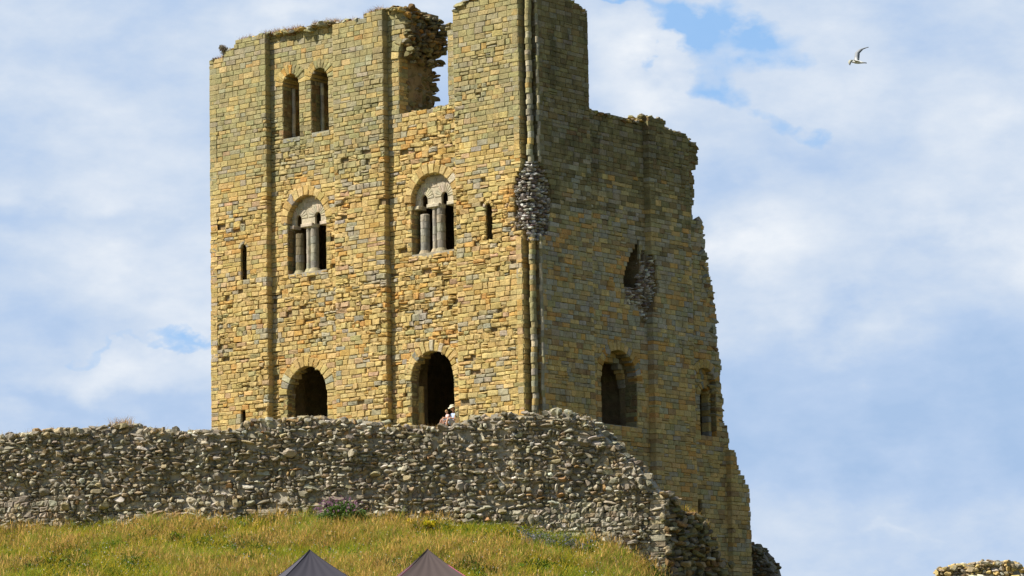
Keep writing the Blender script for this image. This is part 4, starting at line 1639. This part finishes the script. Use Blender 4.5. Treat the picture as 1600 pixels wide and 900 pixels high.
def hand(c, fwd, side, s):
    """five short unequal finger chains from a palm; returns chains (first point of each is the palm centre)"""
    c, fwd, side = Vector(c), Vector(fwd).normalized(), Vector(side).normalized()
    dn = fwd.cross(side).normalized()
    out = []
    for k, ln in zip((-1.2, -.4, .4, 1.2), (.060, .074, .070, .055)):
        k0 = c + fwd * .045 * s + side * k * .018 * s
        k1 = k0 + fwd * ln * .55 * s + dn * .012 * s
        k2 = k1 + fwd * ln * .35 * s + dn * .026 * s
        out.append([(tuple(c), .03 * s), (tuple(k0), .011 * s), (tuple(k1), .009 * s), (tuple(k2), .007 * s)])
    t0 = c + side * -.034 * s + fwd * .01 * s
    out.append([(tuple(c), .03 * s), (tuple(t0), .013 * s), (tuple(t0 + fwd * .035 * s - side * .012 * s), .010 * s)])
    return out


def head_mesh(name, c, look, s, mat, parent):
    V, Fc = ico(3)
    c = np.asarray(c, float)
    lk = np.asarray(look, float)
    lk /= np.linalg.norm(lk)
    sd = np.cross([0, 0, 1.0], lk)
    sd /= np.linalg.norm(sd)
    up = np.cross(lk, sd)
    q = V * np.array([.098, .078, .122]) * s
    q[:, 0] += np.where(V[:, 2] < -.3, .008 * s, 0)
    q[:, 1] *= np.where(V[:, 2] < -.3, .85, 1)
    nose = np.exp(-((V[:, 1] / .16) ** 2 + ((V[:, 2] + .12) / .22) ** 2)) * (V[:, 0] > 0)
    q[:, 0] += nose * .022 * s
    eye = np.exp(-(((np.abs(V[:, 1]) - .36) / .14) ** 2 + ((V[:, 2] - .08) / .12) ** 2)) * (V[:, 0] > 0)
    q[:, 0] -= eye * .010 * s
    mouth = np.exp(-((V[:, 1] / .25) ** 2 + ((V[:, 2] + .48) / .06) ** 2)) * (V[:, 0] > 0)
    q[:, 0] -= mouth * .006 * s
    ear = np.exp(-(((V[:, 0]) / .18) ** 2 + ((V[:, 2] + .05) / .22) ** 2)) * (np.abs(V[:, 1]) > .8)
    q[:, 1] += np.sign(V[:, 1]) * ear * .016 * s
    a = Acc()
    a.add(c + q[:, :1] * lk + q[:, 1:2] * sd + q[:, 2:] * up, None, Fc, (.6, .35, .25))
    o = a.build(name, mat, parent, smooth=True)
    Vs, Fs = ico(1)
    for sg in (-1, 1):
        e = Acc()
        pc_ = c + lk * .086 * s + sd * sg * .030 * s + up * .010 * s
        e.add(pc_ + Vs * .009 * s, None, Fs, (.03, .02, .02))
        e.build('eye', M_EYE, o)
    return o, lk, sd, up


def person(base, look, label, s, child=False):
    """seated figure; base = seat point under the pelvis"""
    root = empty('person', tuple(base), label, 'person')
    lk = Vector(look).normalized()
    sd = Vector((0, 0, 1)).cross(lk).normalized()
    Z = Vector((0, 0, 1))

    def q(f, l, z_):
        return tuple(lk * f * s + sd * l * s + Z * z_ * s)
    # body (continuous skin figure, local to the root)
    pel, chest, neck = q(0, 0, .11), q(.05, 0, .42), q(.07, 0, .57)
    kneeL, kneeR = q(.42, .11, .30), q(.44, -.12, .24)
    footL, footR = q(.52, .12, -.10), q(.60, -.13, -.12)
    handL, handR = q(.36, .10, .34), q(.34, -.12, .30)
    elL, elR = q(.12, .24, .28), q(.12, -.24, .27)
    chains = [[(pel, .125), (q(.02, 0, .27), .115), (chest, .125), (neck, .050), (q(.085, 0, .66), .05)],
              [(chest, .125), (q(.06, .15, .49), .058), (elL, .042), (handL, .028)],
              [(chest, .125), (q(.06, -.15, .49), .058), (elR, .042), (handR, .028)],
              [(pel, .125), (q(.08, .10, .11), .085), (kneeL, .058), (footL, .038), (q(.66, .13, -.13), .03)],
              [(pel, .125), (q(.08, -.10, .11), .085), (kneeR, .058), (footR, .038), (q(.73, -.14, -.15), .03)]]
    chains = [[(p_, r_ * s) for p_, r_ in ch] for ch in chains]
    body = skin_mesh('body', chains, M_SKIN, root, 2)
    for hp, ld in ((handL, -1), (handR, 1)):
        hm = skin_mesh('hand', hand(hp, q(.5, ld * .5, .1), Z, s), M_SKIN, body, 1)
    hc = np.array(q(.11, 0, .755)) + np.array(base)
    ho, l2, s2, u2 = head_mesh('head', hc, (lk.x, lk.y, -.25), s, M_SKIN, body)
    # note: head is added in world coordinates and parented below its body
    sh_mat = M_PINK if child else M_SHIRT
    sh = [[(pel, .135), (q(.02, 0, .27), .128), (chest, .138), (q(.065, 0, .53), .07)],
          [(chest, .138), (q(.06, .15, .49), .068), (q(.09, .20, .38), .060)],
          [(chest, .138), (q(.06, -.15, .49), .068), (q(.09, -.20, .38), .060)]]
    skin_mesh('shirt', [[(p_, r_ * s) for p_, r_ in ch] for ch in sh], sh_mat, root, 2)
    tr_ = [[(pel, .14), (q(.08, .10, .11), .098), (kneeL, .074)], [(pel, .14), (q(.08, -.10, .11), .098), (kneeR, .074)]]
    if child:
        tr_ = [[(pel, .19), (q(.12, .08, .14), .17), (q(.36, .11, .26), .13)], [(pel, .19), (q(.12, -.08, .14), .17), (q(.36, -.12, .20), .13)]]
    skin_mesh('skirt' if child else 'trousers', [[(p_, r_ * s) for p_, r_ in ch] for ch in tr_], M_DRESS if child else M_TROU, root, 2)
    # hair cap
    V, Fc = ico(2)
    keepf = [f for f in Fc if (V[f, 2].mean() > .25 or V[f, 0].mean() < -.25)]
    a = Acc()
    qv = V * np.array([.108, .088, .132]) * s
    a.add(hc + qv[:, :1] * l2 + qv[:, 1:2] * s2 + qv[:, 2:] * u2, None, keepf, (.3, .2, .1))
    a.build('hair', M_HAIRC if child else M_HAIRA, root, smooth=True)
    if not child:
        a = Acc()
        n = 28
        prof = [(.19, .045), (.185, .055), (.115, .068), (.108, .10), (.098, .14), (.06, .165), (.0, .17)]
        V = []
        for r_, z_ in prof:
            for k in range(n):
                an = 2 * math.pi * k / n
                V.append(hc + (l2 * math.cos(an) * r_ + s2 * math.sin(an) * r_ + u2 * (z_ - .02 * (r_ > .15) * math.cos(2 * an))) * s)
        Fq = [(i * n + k, i * n + (k + 1) % n, (i + 1) * n + (k + 1) % n, (i + 1) * n + k) for i in range(len(prof) - 1) for k in range(n)]
        a.add(np.array(V), Fq, None, (.7, .66, .5))
        a.build('hat', M_HAT, root, smooth=True)
    return root


pa = FL.P(4.98, 17.10, REC - .42)
person(pa, (-.85, -.52, 0), 'seated adult in cream sun hat and light blue top, holding a child in the arch', 1.0)
pc_ = FL.P(5.22, 17.26, REC - .26)
person(pc_, (-.9, -.42, 0), 'small fair-haired child in pink top and pale blue skirt on the adult\'s lap', .62, True)

# ================================================================== gull
gp = wpt(1340, 97, 150)
M_GULL, T_, b_g, _o = new_mat('gull_plumage')
at_ = T_.n('ShaderNodeAttribute', attribute_name='col')
M_GULL.node_tree.links.new(at_.outputs['Color'], b_g.inputs['Base Color'])
gl = Acc()
WHT, GRY, BLK, OLV = (.80, .81, .80), (.30, .32, .35), (.05, .05, .06), (.42, .42, .34)


def loft(acc, rings, colsr, n=12):
    V, Cc = [], []
    for (c, ax1, ax2), cl in zip(rings, colsr):
        for k in range(n):
            a = 2 * math.pi * k / n
            V.append(np.asarray(c) + np.asarray(ax1) * math.cos(a) + np.asarray(ax2) * math.sin(a))
            Cc.append(cl)
    Fq = [(i * n + k, i * n + (k + 1) % n, (i + 1) * n + (k + 1) % n, (i + 1) * n + k) for i in range(len(rings) - 1) for k in range(n)]
    acc.add(np.array(V), Fq, None, np.array(Cc))


g0 = np.asarray(gp)
GS = 1.35
fwd = np.array([-.93, .20, .16])
fwd /= np.linalg.norm(fwd)
sdg = np.cross([0, 0, 1.0], fwd)
sdg /= np.linalg.norm(sdg)                          # towards the camera side is -y
upg = np.cross(fwd, sdg)
R3 = lambda t, r, r2=None: (g0 + fwd * t, sdg * r, upg * (r2 or r))
loft(gl, [R3(-.30, .075, .006), R3(-.22, .06, .015), R3(-.14, .04, .035), R3(-.04, .062, .058), R3(.06, .066, .062), R3(.14, .045, .045), R3(.19, .038, .038), R3(.235, .022, .024), R3(.26, .010, .011), R3(.295, .003, .004)],
     [BLK, GRY, WHT, WHT, WHT, WHT, WHT, WHT, (.6, .45, .1), (.6, .45, .1)])


def wing(pts, cols, ch):
    V, Cc = [], []
    for (c, cl, w_) in zip(pts, cols, ch):
        c = g0 + np.asarray(c)
        V += [c + fwd * w_ * .5 + upg * .0, c + fwd * w_ * .1 + upg * .018, c - fwd * w_ * .5, c + fwd * w_ * .1 - upg * .006]
        Cc += [cl] * 4
    Fq = [(i * 4 + k, i * 4 + (k + 1) % 4, i * 4 + 4 + (k + 1) % 4, i * 4 + 4 + k) for i in range(len(pts) - 1) for k in range(4)]
    gl.add(np.array(V), Fq, None, np.array(Cc))


# raised far wing, sweeping up and back; lowered near wing
wing([(-.03, .02, .03), (.0, .14, .20), (.03, .26, .36), (.16, .36, .50), (.32, .46, .57), (.43, .52, .60)], [WHT, GRY, GRY, GRY, GRY, BLK], [.17, .17, .16, .14, .08, .015])
wing([(.0, -.03, .02), (-.12, -.14, .03), (-.24, -.26, .01), (-.30, -.34, -.09), (-.30, -.42, -.19)], [WHT, OLV, OLV, OLV, BLK], [.17, .16, .14, .10, .02])  # olive tone puts the lowered wing's shadow into its colour
gl.v = [g0 + (v_ - g0) * GS for v_ in gl.v]
gob = gl.build('gull', M_GULL, None, smooth=True)
tag(gob, 'white and grey gull gliding left with one wing raised, in the cloudy sky', 'bird')
